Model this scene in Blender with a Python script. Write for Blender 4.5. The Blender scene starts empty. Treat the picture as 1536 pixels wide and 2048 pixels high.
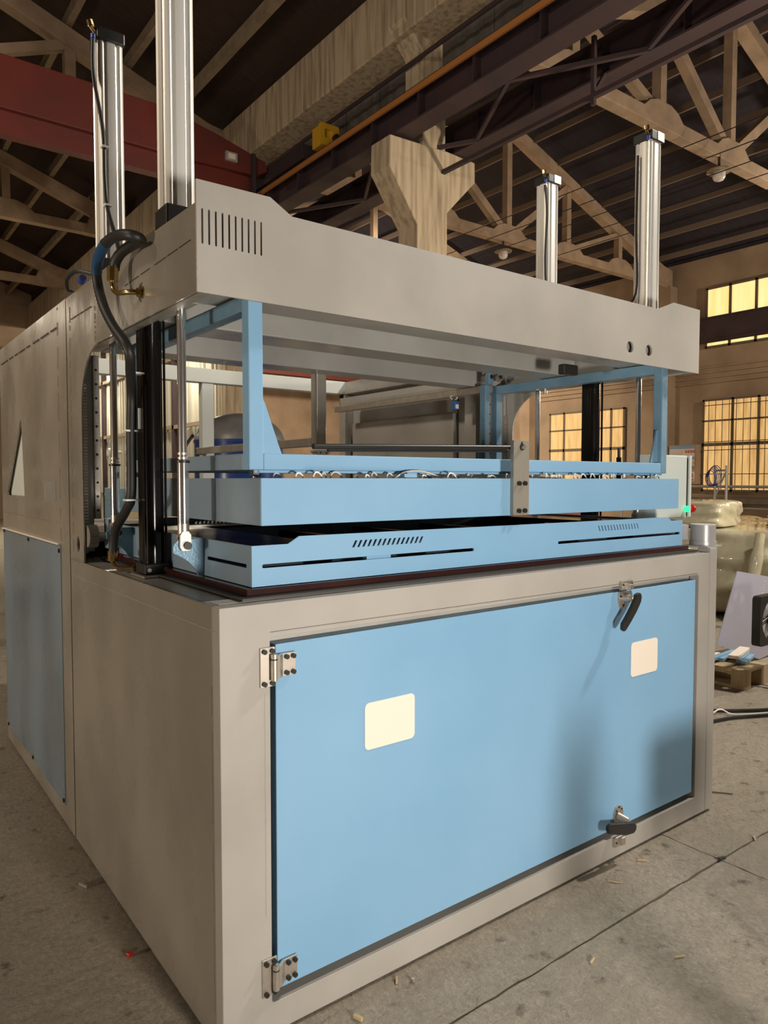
import bpy, bmesh, math, random
from mathutils import Vector, Matrix, geometry
random.seed(7)
C = bpy.context.scene.collection
PI = math.pi

# ------------------------------------------------------------------ camera
cam = bpy.data.cameras.new('camera'); cam_o = bpy.data.objects.new('camera', cam); C.objects.link(cam_o)
cam.sensor_fit = 'VERTICAL'; cam.sensor_height = 36.0; cam.lens = 1451.79 / 2048 * 36.0
cam.clip_start = 0.05; cam.clip_end = 200
yaw, pitch, roll = 0.646597, -0.0450753, 0.0004392
f = Vector((math.sin(yaw)*math.cos(pitch), math.cos(yaw)*math.cos(pitch), math.sin(pitch)))
r = Vector((math.cos(yaw), -math.sin(yaw), 0)); u = r.cross(f)
r2 = r*math.cos(roll) + u*math.sin(roll); u2 = u*math.cos(roll) - r*math.sin(roll)
M = Matrix((r2, u2, -f)).transposed().to_4x4(); M.translation = Vector((-0.7826, -1.7434, 1.55))
cam_o.matrix_world = M
bpy.context.scene.camera = cam_o

# ------------------------------------------------------------------ world, lamps, exposure
sc = bpy.context.scene
sc.view_settings.view_transform = 'Standard'; sc.view_settings.look = 'None'
sc.view_settings.gamma = 1; sc.view_settings.use_curve_mapping = False
sc.view_settings.exposure = 0.0
w = bpy.data.worlds.new('night'); sc.world = w; w.use_nodes = True
w.node_tree.nodes['Background'].inputs[0].default_value = (0.010, 0.012, 0.02, 1)
w.node_tree.nodes['Background'].inputs[1].default_value = 1.0

def lamp(name, loc, target, size, power, col, kind='AREA', spot=None):
    l = bpy.data.lights.new(name, kind); l.energy = power; l.color = col
    if kind == 'AREA': l.shape = 'DISK'; l.size = size
    else: l.shadow_soft_size = size
    if spot: l.spot_size = spot; l.spot_blend = 0.6
    o = bpy.data.objects.new(name, l); C.objects.link(o); o.location = loc
    d = Vector(target) - Vector(loc); o.rotation_euler = d.to_track_quat('-Z', 'Y').to_euler()
    return o
WARM = (1.0, 0.86, 0.68); COOL = (1.0, 0.93, 0.84)
lamp('key_lamp', (0.35, -3.3, 1.0), (0.9, 0.3, 1.2), 0.45, 118, COOL)
lamp('side_lamp', (5.0, -1.3, 5.6), (2.2, 0.0, 0.2), 0.30, 290, COOL)
lamp('fill_left', (-6.5, 1.0, 0.9), (0.0, 1.5, 1.7), 0.8, 175, WARM)  # added fill light, no fixture, brightens the left side sheets
lamp('fill_beam', (-3.0, 1.5, 4.6), (5.0, 8.5, 7.6), 0.6, 170, WARM)  # unseen light added to brighten the concrete beam
lamp('hall_lamp_front', (8.6, -0.6, 3.0), (6.5, 7.0, 6.0), 0.6, 330, WARM)
lamp('hall_lamp_right', (18.5, 2.5, 5.6), (14.5, 9.0, 6.0), 0.8, 420, WARM)
lamp('hall_lamp_back', (13.0, 15.0, 7.4), (14.0, 22.0, 1.0), 0.8, 1700, WARM)
lamp('hall_lamp_far_left', (-1.5, 19.0, 6.0), (2.0, 19.0, 0.0), 0.8, 260, WARM)

# ------------------------------------------------------------------ materials
def mat(name, col, rough=0.5, metal=0.0, col2=None, scale=3.0, rough2=None, bump=0.0, bscale=60.0, stretch=(1,1,1),
        spec=0.5, contrast=(0.35, 0.65), emit=None, estr=0.0, alpha=1.0, detail=5.0, coat=0.0, trans=0.0):
    m = bpy.data.materials.new(name); m.use_nodes = True; nt = m.node_tree; b = nt.nodes['Principled BSDF']
    b.inputs['Base Color'].default_value = (*col, 1); b.inputs['Roughness'].default_value = rough
    b.inputs['Metallic'].default_value = metal; b.inputs['Specular IOR Level'].default_value = spec
    b.inputs['Coat Weight'].default_value = coat; b.inputs['Alpha'].default_value = alpha
    b.inputs['Transmission Weight'].default_value = trans
    if emit: b.inputs['Emission Color'].default_value = (*emit, 1); b.inputs['Emission Strength'].default_value = estr
    if col2 or rough2 is not None or bump:
        tc = nt.nodes.new('ShaderNodeNewGeometry'); mp = nt.nodes.new('ShaderNodeMapping')
        mp.inputs['Scale'].default_value = stretch; nt.links.new(tc.outputs['Position'], mp.inputs['Vector'])
        n = nt.nodes.new('ShaderNodeTexNoise'); n.inputs['Scale'].default_value = scale; n.inputs['Detail'].default_value = detail
        nt.links.new(mp.outputs[0], n.inputs['Vector'])
        mr = nt.nodes.new('ShaderNodeMapRange'); mr.inputs[1].default_value = contrast[0]; mr.inputs[2].default_value = contrast[1]
        nt.links.new(n.outputs[0], mr.inputs[0])
        if col2:
            mx = nt.nodes.new('ShaderNodeMix'); mx.data_type = 'RGBA'
            mx.inputs[6].default_value = (*col, 1); mx.inputs[7].default_value = (*col2, 1)
            nt.links.new(mr.outputs[0], mx.inputs[0]); nt.links.new(mx.outputs[2], b.inputs['Base Color'])
        if rough2 is not None:
            m2 = nt.nodes.new('ShaderNodeMapRange'); m2.inputs[3].default_value = rough; m2.inputs[4].default_value = rough2
            nt.links.new(mr.outputs[0], m2.inputs[0]); nt.links.new(m2.outputs[0], b.inputs['Roughness'])
        if bump:
            n2 = nt.nodes.new('ShaderNodeTexNoise'); n2.inputs['Scale'].default_value = bscale; n2.inputs['Detail'].default_value = 6
            nt.links.new(mp.outputs[0], n2.inputs['Vector'])
            bp = nt.nodes.new('ShaderNodeBump'); bp.inputs['Strength'].default_value = bump; bp.inputs['Distance'].default_value = 0.01
            nt.links.new(n2.outputs[0], bp.inputs['Height']); nt.links.new(bp.outputs[0], b.inputs['Normal'])
    return m

GREY = mat('grey_paint', (0.345, 0.32, 0.285), 0.40, 0.0, (0.41, 0.38, 0.34), 2.2, 0.55, 0.03, 90, spec=0.5)
GREYG = mat('grey_gloss_paint', (0.31, 0.275, 0.23), 0.16, 0.30, (0.37, 0.33, 0.28), 2.6, 0.36, 0.55, 2.6, stretch=(1, 1, 0.8))
GREYIN = mat('grey_inner_paint', (0.42, 0.405, 0.375), 0.25, 0.2, (0.50, 0.485, 0.45), 2.5, 0.42)
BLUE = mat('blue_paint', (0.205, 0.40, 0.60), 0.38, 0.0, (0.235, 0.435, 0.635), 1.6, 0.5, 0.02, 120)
BLUED = mat('blue_shaded_gloss', (0.15, 0.28, 0.40), 0.24, 0.1, (0.19, 0.33, 0.45), 6, 0.42, 0.12, 160)  # blue paint with the shade of inner and side faces put into the colour
BLUES = mat('blue_shaded_side', (0.22, 0.315, 0.41), 0.24, 0.15, (0.29, 0.37, 0.45), 2.6, 0.42, 0.03, 30, stretch=(1, 1, 0.5))  # same blue, dulled in colour as the shaded side faces look
STEEL = mat('brushed_steel', (0.66, 0.60, 0.52), 0.34, 0.85, (0.52, 0.47, 0.41), 30, 0.45)
CHROME = mat('chrome', (0.86, 0.85, 0.84), 0.16, 0.92)
ALU = mat('anodised_aluminium', (0.90, 0.87, 0.81), 0.34, 0.55, (0.84, 0.81, 0.75), 3, 0.42, stretch=(1, 1, 0.05))
BARE = mat('bare_tube_steel', (0.46, 0.42, 0.36), 0.35, 0.5, (0.36, 0.33, 0.28), 14, 0.5, stretch=(1, 1, 0.3))
BLACKP = mat('black_plastic', (0.02, 0.019, 0.018), 0.38)
BLACKG = mat('black_anodised', (0.012, 0.011, 0.010), 0.16, 0.3)
RUBBER = mat('black_rubber', (0.016, 0.015, 0.014), 0.5)
BRASS = mat('brass', (0.62, 0.45, 0.20), 0.22, 1.0)
WHITEW = mat('white_wire', (0.8, 0.78, 0.72), 0.4)
CREAM = mat('cream_sticker', (0.88, 0.78, 0.66), 0.45)
MAROON = mat('dark_maroon_film', (0.022, 0.009, 0.009), 0.15, 0.0, (0.05, 0.016, 0.013), 1.5, 0.3)
DARK = mat('dark_recess', (0.035, 0.033, 0.028), 0.5)
TEAL = mat('dark_teal_recess', (0.05, 0.085, 0.10), 0.4)
def floor_mat():
    m = bpy.data.materials.new('worn_concrete'); m.use_nodes = True; nt = m.node_tree; b = nt.nodes['Principled BSDF']
    g = nt.nodes.new('ShaderNodeNewGeometry'); N = nt.nodes.new; Lk = nt.links.new
    def noise(sc, det, rg=0.6, dist=0.0, sx=1.0):
        mp = N('ShaderNodeMapping'); mp.inputs['Scale'].default_value = (sx, 1, 1); Lk(g.outputs['Position'], mp.inputs[0])
        n = N('ShaderNodeTexNoise'); n.inputs['Scale'].default_value = sc; n.inputs['Detail'].default_value = det
        n.inputs['Roughness'].default_value = rg; n.inputs['Distortion'].default_value = dist
        Lk(mp.outputs[0], n.inputs['Vector']); return n
    def ramp(n, a, b_):
        r_ = N('ShaderNodeMapRange'); r_.inputs[1].default_value = a; r_.inputs[2].default_value = b_; Lk(n.outputs[0], r_.inputs[0]); return r_
    def mix(f_, c1, c2):
        x = N('ShaderNodeMix'); x.data_type = 'RGBA'; Lk(f_.outputs[0], x.inputs[0])
        for k, c in ((6, c1), (7, c2)):
            if isinstance(c, tuple): x.inputs[k].default_value = (*c, 1)
            else: Lk(c.outputs[2], x.inputs[k])
        return x
    big = ramp(noise(1.3, 4), 0.35, 0.7); fine = ramp(noise(42, 8, 0.7, 0.8, 1.6), 0.40, 0.62); spot = ramp(noise(11, 5, 0.6), 0.60, 0.72); lite = ramp(noise(75, 4, 0.7), 0.62, 0.72)
    a = mix(big, (0.50, 0.435, 0.335), (0.38, 0.33, 0.25))
    c = mix(fine, (0.34, 0.29, 0.22), a)
    d = mix(spot, c, (0.13, 0.108, 0.08)); e = mix(lite, d, (0.62, 0.56, 0.44))
    Lk(e.outputs[2], b.inputs['Base Color']); b.inputs['Roughness'].default_value = 0.75
    bp = N('ShaderNodeBump'); bp.inputs['Strength'].default_value = 1.0; bp.inputs['Distance'].default_value = 0.03
    n3 = noise(15, 10, 0.72, 0.25, 0.8); Lk(n3.outputs[0], bp.inputs['Height']); Lk(bp.outputs[0], b.inputs['Normal'])
    return m
SLAB = floor_mat()
GROUT = mat('joint_dirt', (0.13, 0.11, 0.08), 0.95)
CONC = mat('rough_concrete', (0.54, 0.43, 0.295), 0.85, 0, (0.27, 0.20, 0.13), 3.5, None, 0.9, 14, stretch=(3.5, 3.5, 0.3), contrast=(0.42, 0.72), detail=9)
CONC2 = mat('truss_concrete', (0.43, 0.30, 0.20), 0.85, 0, (0.32, 0.225, 0.15), 3.0, None, 0.4, 14)
PLAST = mat('plaster_wall', (0.42, 0.30, 0.195), 0.85, 0, (0.29, 0.205, 0.135), 0.9, None, 0.6, 3.0, contrast=(0.35, 0.7), detail=8)
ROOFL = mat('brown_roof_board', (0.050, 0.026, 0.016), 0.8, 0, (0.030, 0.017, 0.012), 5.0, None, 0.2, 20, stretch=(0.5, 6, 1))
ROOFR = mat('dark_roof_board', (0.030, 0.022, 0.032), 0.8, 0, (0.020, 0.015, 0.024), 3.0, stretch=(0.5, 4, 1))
PURL = mat('timber_purlin', (0.33, 0.255, 0.17), 0.8, 0, (0.24, 0.18, 0.12), 5)
PURLR = mat('dark_purlin', (0.20, 0.145, 0.11), 0.8)
REDP = mat('red_crane_paint', (0.16, 0.028, 0.020), 0.5, 0, (0.11, 0.022, 0.016), 1.2, 0.6)
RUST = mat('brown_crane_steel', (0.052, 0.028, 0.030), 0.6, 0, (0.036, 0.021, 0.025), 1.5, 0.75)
ORANGE = mat('orange_conductor_bar', (0.40, 0.16, 0.045), 0.5)
YELLOW = mat('yellow_paint', (0.60, 0.33, 0.02), 0.5)
SHEET = mat('corrugated_sheet_paint', (0.50, 0.47, 0.39), 0.55)
SHEETD = mat('weathered_sheet', (0.13, 0.12, 0.11), 0.7, 0.1, (0.09, 0.083, 0.078), 3, stretch=(1, 1, 0.3))
TANKB = mat('blue_tank_paint', (0.012, 0.035, 0.16), 0.22, coat=0.4)
TANKG = mat('dusty_tank_dome', (0.13, 0.125, 0.115), 0.4, 0, (0.09, 0.09, 0.09), 6)
PALE = mat('pale_panel', (0.60, 0.62, 0.58), 0.45)
WOODP = mat('pallet_wood', (0.50, 0.38, 0.22), 0.75, 0, (0.40, 0.29, 0.16), 8, stretch=(1, 6, 1))
LILAC = mat('lilac_grey_sheet', (0.44, 0.43, 0.52), 0.4)
TARP = mat('plastic_wrap', (0.36, 0.33, 0.22), 0.2, 0, (0.50, 0.46, 0.33), 3, 0.4, 1.0, 9, coat=0.5, stretch=(1, 1, 0.5))
STONE = mat('sill_stone', (0.22, 0.185, 0.14), 0.85, 0, (0.13, 0.105, 0.08), 3, None, 0.6, 10)
WOODF = mat('grey_plank', (0.55, 0.47, 0.38), 0.6, 0, (0.45, 0.38, 0.3), 6, stretch=(0.4, 6, 1))
FRAMEW = mat('window_frame_steel', (0.17, 0.125, 0.08), 0.6)
GLOB = mat('lamp_glass', (0.75, 0.68, 0.62), 0.3)
GREENL = mat('green_button', (0.02, 0.6, 0.25), 0.3, emit=(0.05, 1.0, 0.4), estr=0.9)
REDB = mat('red_button', (0.5, 0.02, 0.015), 0.3)
FLOOD = mat('flood_lamp_glow', (1, 1, 1), 0.3, emit=(1.0, 0.86, 0.62), estr=60)
BLUEP = mat('blue_plastic', (0.02, 0.06, 0.35), 0.4)
BLUEL = mat('blue_sleeve', (0.010, 0.055, 0.13), 0.5)
SILVER = mat('silver_paint', (0.42, 0.41, 0.41), 0.35, 0.2)

def glow_pane(name, c1, c2, st, scale=9.0):
    m = bpy.data.materials.new(name); m.use_nodes = True; nt = m.node_tree; b = nt.nodes['Principled BSDF']
    g = nt.nodes.new('ShaderNodeNewGeometry'); mp = nt.nodes.new('ShaderNodeMapping'); mp.inputs['Scale'].default_value = (1, 1, 0.12)
    nt.links.new(g.outputs['Position'], mp.inputs[0])
    n = nt.nodes.new('ShaderNodeTexNoise'); n.inputs['Scale'].default_value = scale; n.inputs['Detail'].default_value = 3
    nt.links.new(mp.outputs[0], n.inputs['Vector'])
    mx = nt.nodes.new('ShaderNodeMix'); mx.data_type = 'RGBA'; mx.inputs[6].default_value = (*c1, 1); mx.inputs[7].default_value = (*c2, 1)
    mr = nt.nodes.new('ShaderNodeMapRange'); mr.inputs[1].default_value = 0.35; mr.inputs[2].default_value = 0.65
    nt.links.new(n.outputs[0], mr.inputs[0]); nt.links.new(mr.outputs[0], mx.inputs[0])
    nt.links.new(mx.outputs[2], b.inputs['Emission Color']); b.inputs['Emission Strength'].default_value = st
    b.inputs['Base Color'].default_value = (0.3, 0.22, 0.12, 1); b.inputs['Roughness'].default_value = 0.4
    return m
PANE = glow_pane('backlit_pane', (0.90, 0.55, 0.20), (0.62, 0.34, 0.11), 0.85)
PANEU = glow_pane('bright_upper_pane', (1.0, 0.82, 0.38), (0.92, 0.62, 0.20), 1.15, 3.0)

# ------------------------------------------------------------------ mesh helper
class MB:
    def __init__(s): s.v = []; s.f = []; s.sm = False
    def add(s, vs, fs):
        o = len(s.v); s.v += [tuple(x) for x in vs]; s.f += [[i+o for i in q] for q in fs]; return s
    def box(s, x0, x1, y0, y1, z0, z1):
        return s.add([(x0,y0,z0),(x1,y0,z0),(x1,y1,z0),(x0,y1,z0),(x0,y0,z1),(x1,y0,z1),(x1,y1,z1),(x0,y1,z1)],
                     [(0,3,2,1),(4,5,6,7),(0,1,5,4),(1,2,6,5),(2,3,7,6),(3,0,4,7)])
    def bar(s, p, q, wd, ht, up=(0,0,1)):
        p = Vector(p); q = Vector(q); d = (q-p).normalized(); up = Vector(up)
        if abs(d.dot(up)) > 0.99: up = Vector((0,1,0))
        a = d.cross(up).normalized(); b = a.cross(d).normalized(); a *= wd/2; b *= ht/2
        vs = [p-a-b, p+a-b, p+a+b, p-a+b, q-a-b, q+a-b, q+a+b, q-a+b]
        return s.add(vs, [(0,3,2,1),(4,5,6,7),(0,1,5,4),(1,2,6,5),(2,3,7,6),(3,0,4,7)])
    def prism(s, poly, ax, a, b):
        def P(t, w):
            return (w, t[0], t[1]) if ax == 'x' else ((t[0], w, t[1]) if ax == 'y' else (t[0], t[1], w))
        n = len(poly)
        vs = [P(t, a) for t in poly] + [P(t, b) for t in poly]
        return s.add(vs, [list(range(n))[::-1], list(range(n, 2*n))] + [(i, (i+1) % n, n+(i+1) % n, n+i) for i in range(n)])
    def plate(s, outer, holes, ax, a, b):
        "plate in a plane with real holes"
        pts = []; edges = []; loops = []
        for lp in [outer] + holes:
            o = len(pts); pts += [Vector(t) for t in lp]; n = len(lp)
            edges += [(o+i, o+(i+1) % n) for i in range(n)]; loops.append((o, n))
        vo, eo, fo, *_ = geometry.delaunay_2d_cdt(pts, edges, [], 0, 1e-6)
        def inside(p, lp):
            c = False; n = len(lp)
            for i in range(n):
                x1, y1 = lp[i]; x2, y2 = lp[(i+1) % n]
                if (y1 > p[1]) != (y2 > p[1]) and p[0] < (x2-x1)*(p[1]-y1)/(y2-y1)+x1: c = not c
            return c
        fs = []
        for t in fo:
            c = [sum(vo[i][k] for i in t)/len(t) for k in (0, 1)]
            if inside(c, outer) and not any(inside(c, h) for h in holes): fs.append(list(t))
        def P(t, w):
            return (w, t[0], t[1]) if ax == 'x' else ((t[0], w, t[1]) if ax == 'y' else (t[0], t[1], w))
        n = len(vo); vs = [P(t, a) for t in vo] + [P(t, b) for t in vo]
        cnt = {}
        for t in fs:
            for i in range(len(t)):
                e = (t[i], t[(i+1) % len(t)]); cnt[e] = 1
        side = [(e[0], e[1], e[1]+n, e[0]+n) for e in cnt if (e[1], e[0]) not in cnt]
        return s.add(vs, fs + [[i+n for i in t[::-1]] for t in fs] + side)
    def tube(s, pts, rad, n=10, cap=True):
        s.sm = True
        pts = [Vector(p) for p in pts]; rings = []; m = len(pts)
        rd = rad if isinstance(rad, (list, tuple)) else [rad]*m
        t0 = (pts[1]-pts[0]).normalized(); a = t0.orthogonal().normalized()
        for i, p in enumerate(pts):
            t = (pts[min(i+1, m-1)] - pts[max(i-1, 0)])
            t = t.normalized() if t.length > 1e-9 else t0
            a = (a - t*a.dot(t)).normalized(); b = t.cross(a)
            rings.append([p + (a*math.cos(2*PI*k/n) + b*math.sin(2*PI*k/n))*rd[i] for k in range(n)])
        vs = [v for rg in rings for v in rg]
        fs = [(i*n+k, i*n+(k+1) % n, (i+1)*n+(k+1) % n, (i+1)*n+k) for i in range(m-1) for k in range(n)]
        if cap: fs += [list(range(n))[::-1], list(range((m-1)*n, m*n))]
        return s.add(vs, fs)
    def cyl(s, p, q, rad, n=16, r2=None): return s.tube([p, q], [rad, rad if r2 is None else r2], n)
    def build(s, name, m, parent=None, bevel=0.0, smooth=None, at=None):
        o0 = Vector(at) if at is not None else (ROOTLOC.get(root_of(parent).name, Vector()) if parent else Vector())
        me = bpy.data.meshes.new(name); me.from_pydata([Vector(v)-o0 for v in s.v], [], s.f)
        bm = bmesh.new(); bm.from_mesh(me); bmesh.ops.recalc_face_normals(bm, faces=bm.faces); bm.to_mesh(me); bm.free()
        me.materials.append(m)
        if (s.sm if smooth is None else smooth):
            for p in me.polygons: p.use_smooth = True
            me.set_sharp_from_angle(angle=0.7)
        o = bpy.data.objects.new(name, me); C.objects.link(o); o.parent = parent
        if parent is None: o.location = o0
        if bevel:
            b = o.modifiers.new('bevel', 'BEVEL'); b.width = bevel; b.segments = 2; b.limit_method = 'ANGLE'; b.angle_limit = 0.9
        return o
ROOTLOC = {}
def root_of(o):
    while o.parent: o = o.parent
    return o
def thing(name, label, cat, loc, group=None):
    o = bpy.data.objects.new(name, None); C.objects.link(o); o.location = loc; o.empty_display_size = 0.1
    ROOTLOC[o.name] = Vector(loc); o['label'] = label; o['category'] = cat
    if group: o['group'] = group
    return o
def tag(o, label, cat, group=None):
    o['label'] = label; o['category'] = cat
    if group: o['group'] = group
    return o
def struct(o): o['kind'] = 'structure'; return o
def part(o, label): o['label'] = label; return o
def smooth_path(pts, k=6):
    pts = [Vector(p) for p in pts]; out = []
    for i in range(len(pts)-1):
        p0 = pts[max(i-1, 0)]; p1 = pts[i]; p2 = pts[i+1]; p3 = pts[min(i+2, len(pts)-1)]
        for j in range(k):
            t = j/k
            out.append(0.5*((2*p1) + (p2-p0)*t + (2*p0-5*p1+4*p2-p3)*t*t + (3*p1-p0-3*p2+p3)*t**3))
    return out + [pts[-1]]
def rrect(x0, x1, z0, z1, r, n=5):
    out = []
    for cx, cz, a0 in ((x1-r, z1-r, 0), (x0+r, z1-r, PI/2), (x0+r, z0+r, PI), (x1-r, z0+r, 1.5*PI)):
        for k in range(n+1):
            a = a0 + PI/2*k/n; out.append((cx+r*math.cos(a), cz+r*math.sin(a)))
    return out
def circ(cx, cz, rad, n=20): return [(cx+rad*math.cos(2*PI*k/n), cz+rad*math.sin(2*PI*k/n)) for k in range(n)]

W, H = 2.464, 1.215

# ================================================================== HALL
XC = 5.85            # column row
floor = struct(MB().box(-12, 22, -14, 31, -0.12, -0.008).build('floor', GROUT))
floor['label'] = 'grey worn concrete slab floor of the workshop'
# slabs
xs = [2.06 + 3.0*k for k in range(-5, 7)]; ys = [-0.26 + 2.78*k for k in range(-5, 12)]
sl = None
g = 0.0015
for i in range(len(xs)-1):
    for j in range(len(ys)-1):
        if sl is None:
            mb = MB(); n = 60; w_, d_ = 3.0, 2.78; rnd = random.Random(3)
            ring = []
            for a, b in (((0,0),(w_,0)), ((w_,0),(w_,d_)), ((w_,d_),(0,d_)), ((0,d_),(0,0))):
                for k in range(n):
                    t = k/n; x = a[0]+(b[0]-a[0])*t; y = a[1]+(b[1]-a[1])*t
                    e = g + rnd.random()*0.007
                    ring.append((min(max(x, e), w_-e), min(max(y, e), d_-e)))
            mb.prism(ring, 'z', -0.04, 0.0)
            sl = mb.build('slab', SLAB, floor)
            o = sl
        else:
            o = sl.copy(); C.objects.link(o)
        o.location = (xs[i], ys[j], random.uniform(-0.002, 0.0) - 0.0005)
wr = struct(MB().box(21.5, 21.8, -14, 31, 0, 8.6).build('wall_right', PLAST))
wb = struct(MB().prism([(-10.2, 0), (21.5, 0), (21.5, 8.6), (13.7, 11.2), (5.85, 8.5), (-2.15, 11.2), (-10.2, 8.6)], 'y', 30.0, 30.3).build('wall_back', PLAST))
wl = struct(MB().box(-10.5, -10.2, -14, 31, 0, 8.6).build('wall_left', PLAST))
wf = struct(MB().box(-10.5, 21.8, -14.3, -14, 0, 11.4).build('wall_front', PLAST))
for z in (4.62, 4.78, 4.94, 5.10):
    MB().box(21.44, 21.5, -14, 30, z-0.02, z+0.02).build('moulding', PLAST, wr)
MB().box(21.25, 21.5, -14, 30, 0.80, 0.97).build('ledge', STONE, wr)
for y in (12.0, 18.0, 24.0, 6.0, 0.0):
    MB().box(21.1, 21.5, y-0.25, y+0.25, 0, 7.85).build('pilaster', PLAST, wr)
# ceiling: four pitched roof planes with purlins
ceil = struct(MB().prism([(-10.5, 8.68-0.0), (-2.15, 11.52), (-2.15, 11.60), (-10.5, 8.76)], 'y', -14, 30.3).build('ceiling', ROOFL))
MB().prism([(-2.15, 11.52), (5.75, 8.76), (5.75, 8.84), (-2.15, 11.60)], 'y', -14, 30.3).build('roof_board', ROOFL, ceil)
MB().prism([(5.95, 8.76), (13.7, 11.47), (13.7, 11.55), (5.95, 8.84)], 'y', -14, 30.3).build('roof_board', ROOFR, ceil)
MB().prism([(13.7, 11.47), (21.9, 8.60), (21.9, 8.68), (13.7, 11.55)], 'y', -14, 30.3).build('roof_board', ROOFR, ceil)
pls = {}
def purlin(x, z):
    kk = x > 6
    if kk not in pls:
        hw = 0.028 if kk else 0.055
        mb = MB().box(-hw, hw, -14, 30, 0, 0.20 if not kk else 0.16); pls[kk] = mb.build('purlin', PURLR if kk else PURL, ceil); o = pls[kk]
    else: o = pls[kk].copy(); C.objects.link(o)
    o.location = (x, 0, z)
for k in range(8): purlin(4.72-1.03*k, 8.35+0.35*(5.7-(4.72-1.03*k)))
for k in range(1, 8):
    x = 21.6-1.0*k; purlin(x, 8.35+0.35*(21.2-x))
for k in range(8):
    x = 6.8+1.0*k - 0.1; purlin(x, 8.35+0.35*(x-6.2))

MB().box(5.60, 5.98, -14, 30, 8.37, 8.86).build('valley_board', ROOFL, ceil)
MB().box(-10.5, -10.2, -14, 30, 8.6, 8.78).build('eave_board', ROOFL, ceil)
MB().box(21.5, 21.9, -14, 30, 8.59, 8.70).build('eave_board', ROOFR, ceil)
MB().prism([(-10.5, 8.5), (5.85, 8.4), (21.9, 8.5), (21.9, 8.65), (13.7, 11.5), (5.85, 8.78), (-2.15, 11.55), (-10.5, 8.7)], 'y', 29.9, 29.99).build('gable_board', PLAST, ceil)
# trusses ---------------------------------------------------------
def truss(xa, xb, y, label, group):
    cx = (xa+xb)/2; L = (xb-xa)/2
    t = thing('roof_truss', label, 'truss', (cx, y, 7.85), group)
    w2 = 0.12
    def top(d): return 8.06+0.35*(L-abs(d))
    # bottom chord with swollen joint blocks
    poly = [(cx-L, 7.84), (cx+L, 7.84), (cx+L, 8.08)]
    for d in (4.9, 2.45, 0, -2.45, -4.9):
        for a, z in ((0.62, 8.08), (0.45, 8.22), (0.22, 8.30), (-0.22, 8.30), (-0.45, 8.22), (-0.62, 8.08)): poly.append((cx+d+a, z))
    poly += [(cx-L, 8.08)]
    MB().prism(poly, 'y', y-w2, y+w2).build('bottom_chord', CONC2, t, 0.012)
    for sgn in (-1, 1):
        p = [(cx, top(0)), (cx+sgn*L, top(L)-0.1), (cx+sgn*L, top(L)+0.26), (cx, top(0)+0.28)]
        MB().prism(p, 'y', y-w2-0.02, y+w2+0.02).build('top_chord', CONC2, t, 0.01)
        MB().prism([(cx+sgn*(L+0.05), 7.80), (cx+sgn*(L+0.05), 8.4), (cx+sgn*(L-0.9), 8.55), (cx+sgn*(L-1.2), 7.84)], 'y', y-w2-0.01, y+w2+0.01).build('end_block', CONC2, t)
    for d in (-4.9, -2.45, 0, 2.45, 4.9):
        MB().box(cx+d-0.09, cx+d+0.09, y-0.09, y+0.09, 8.2, top(d)+0.05).build('post', CONC2, t)
    for sgn in (-1, 1):
        MB().bar((cx+sgn*0.25, y, 8.2), (cx+sgn*2.45, y, top(2.45)), 0.17, 0.20).build('diagonal', CONC2, t)
        MB().bar((cx+sgn*2.7, y, 8.2), (cx+sgn*4.9, y, top(4.9)+0.02), 0.15, 0.16).build('diagonal', CONC2, t)
truss(6.05, 21.35, 5.97, 'nearest concrete roof truss of the right bay, above the tall right cylinders', 'roof trusses right bay')
truss(6.05, 21.35, 12.0, 'second concrete roof truss of the right bay, running down behind the right cylinders', 'roof trusses right bay')
truss(6.05, 21.35, 18.0, 'third concrete roof truss of the right bay, far behind the column', 'roof trusses right bay')
truss(6.05, 21.35, 24.0, 'farthest concrete roof truss of the right bay', 'roof trusses right bay')
truss(-10.1, 5.65, 12.0, 'nearest pale concrete truss of the left bay, above the red girder', 'roof trusses left bay')
truss(-10.1, 5.65, 18.0, 'second concrete truss of the left bay, just below the red girder', 'roof trusses left bay')
truss(-10.1, 5.65, 24.0, 'farthest concrete truss of the left bay, low at the left picture edge', 'roof trusses left bay')

# columns ---------------------------------------------------------
def column(y, label):
    t = thing('concrete_column', label, 'column', (XC, y+0.2, 0), 'concrete columns of the middle row')
    pr = [(5.585, 0), (6.13, 0), (6.13, 5.26), (6.66, 5.80), (6.66, 6.08), (6.12, 6.10), (5.70, 6.08), (5.12, 6.06), (5.11, 5.66), (5.585, 5.0)]
    MB().prism(pr, 'y', y, y+0.42).build('corbel_shaft', CONC, t, 0.015)
    up = [(5.70, 6.08), (6.11, 6.10), (6.11, 7.46), (6.11, 8.35), (5.37, 8.35), (5.37, 7.66), (5.69, 7.33)]
    MB().prism(up, 'y', y+0.02, y+0.40).build('upper_shaft', CONC, t, 0.015)
column(5.95, 'nearest concrete column with a double corbel carrying the crane beams')
column(12.0, 'second concrete column, hidden mostly by the machine gantry')
column(18.0, 'third concrete column beside the corrugated partition')
column(24.0, 'fourth concrete column at the far end of the corrugated partition')
b = MB().box(5.42, 6.02, -10, 30, 7.50, 8.36).build('roof_beam', CONC, None, 0.02, at=(5.72, 10, 7.5))
tag(b, 'long pale concrete beam on top of the column row under the roof valley', 'beam')

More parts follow.
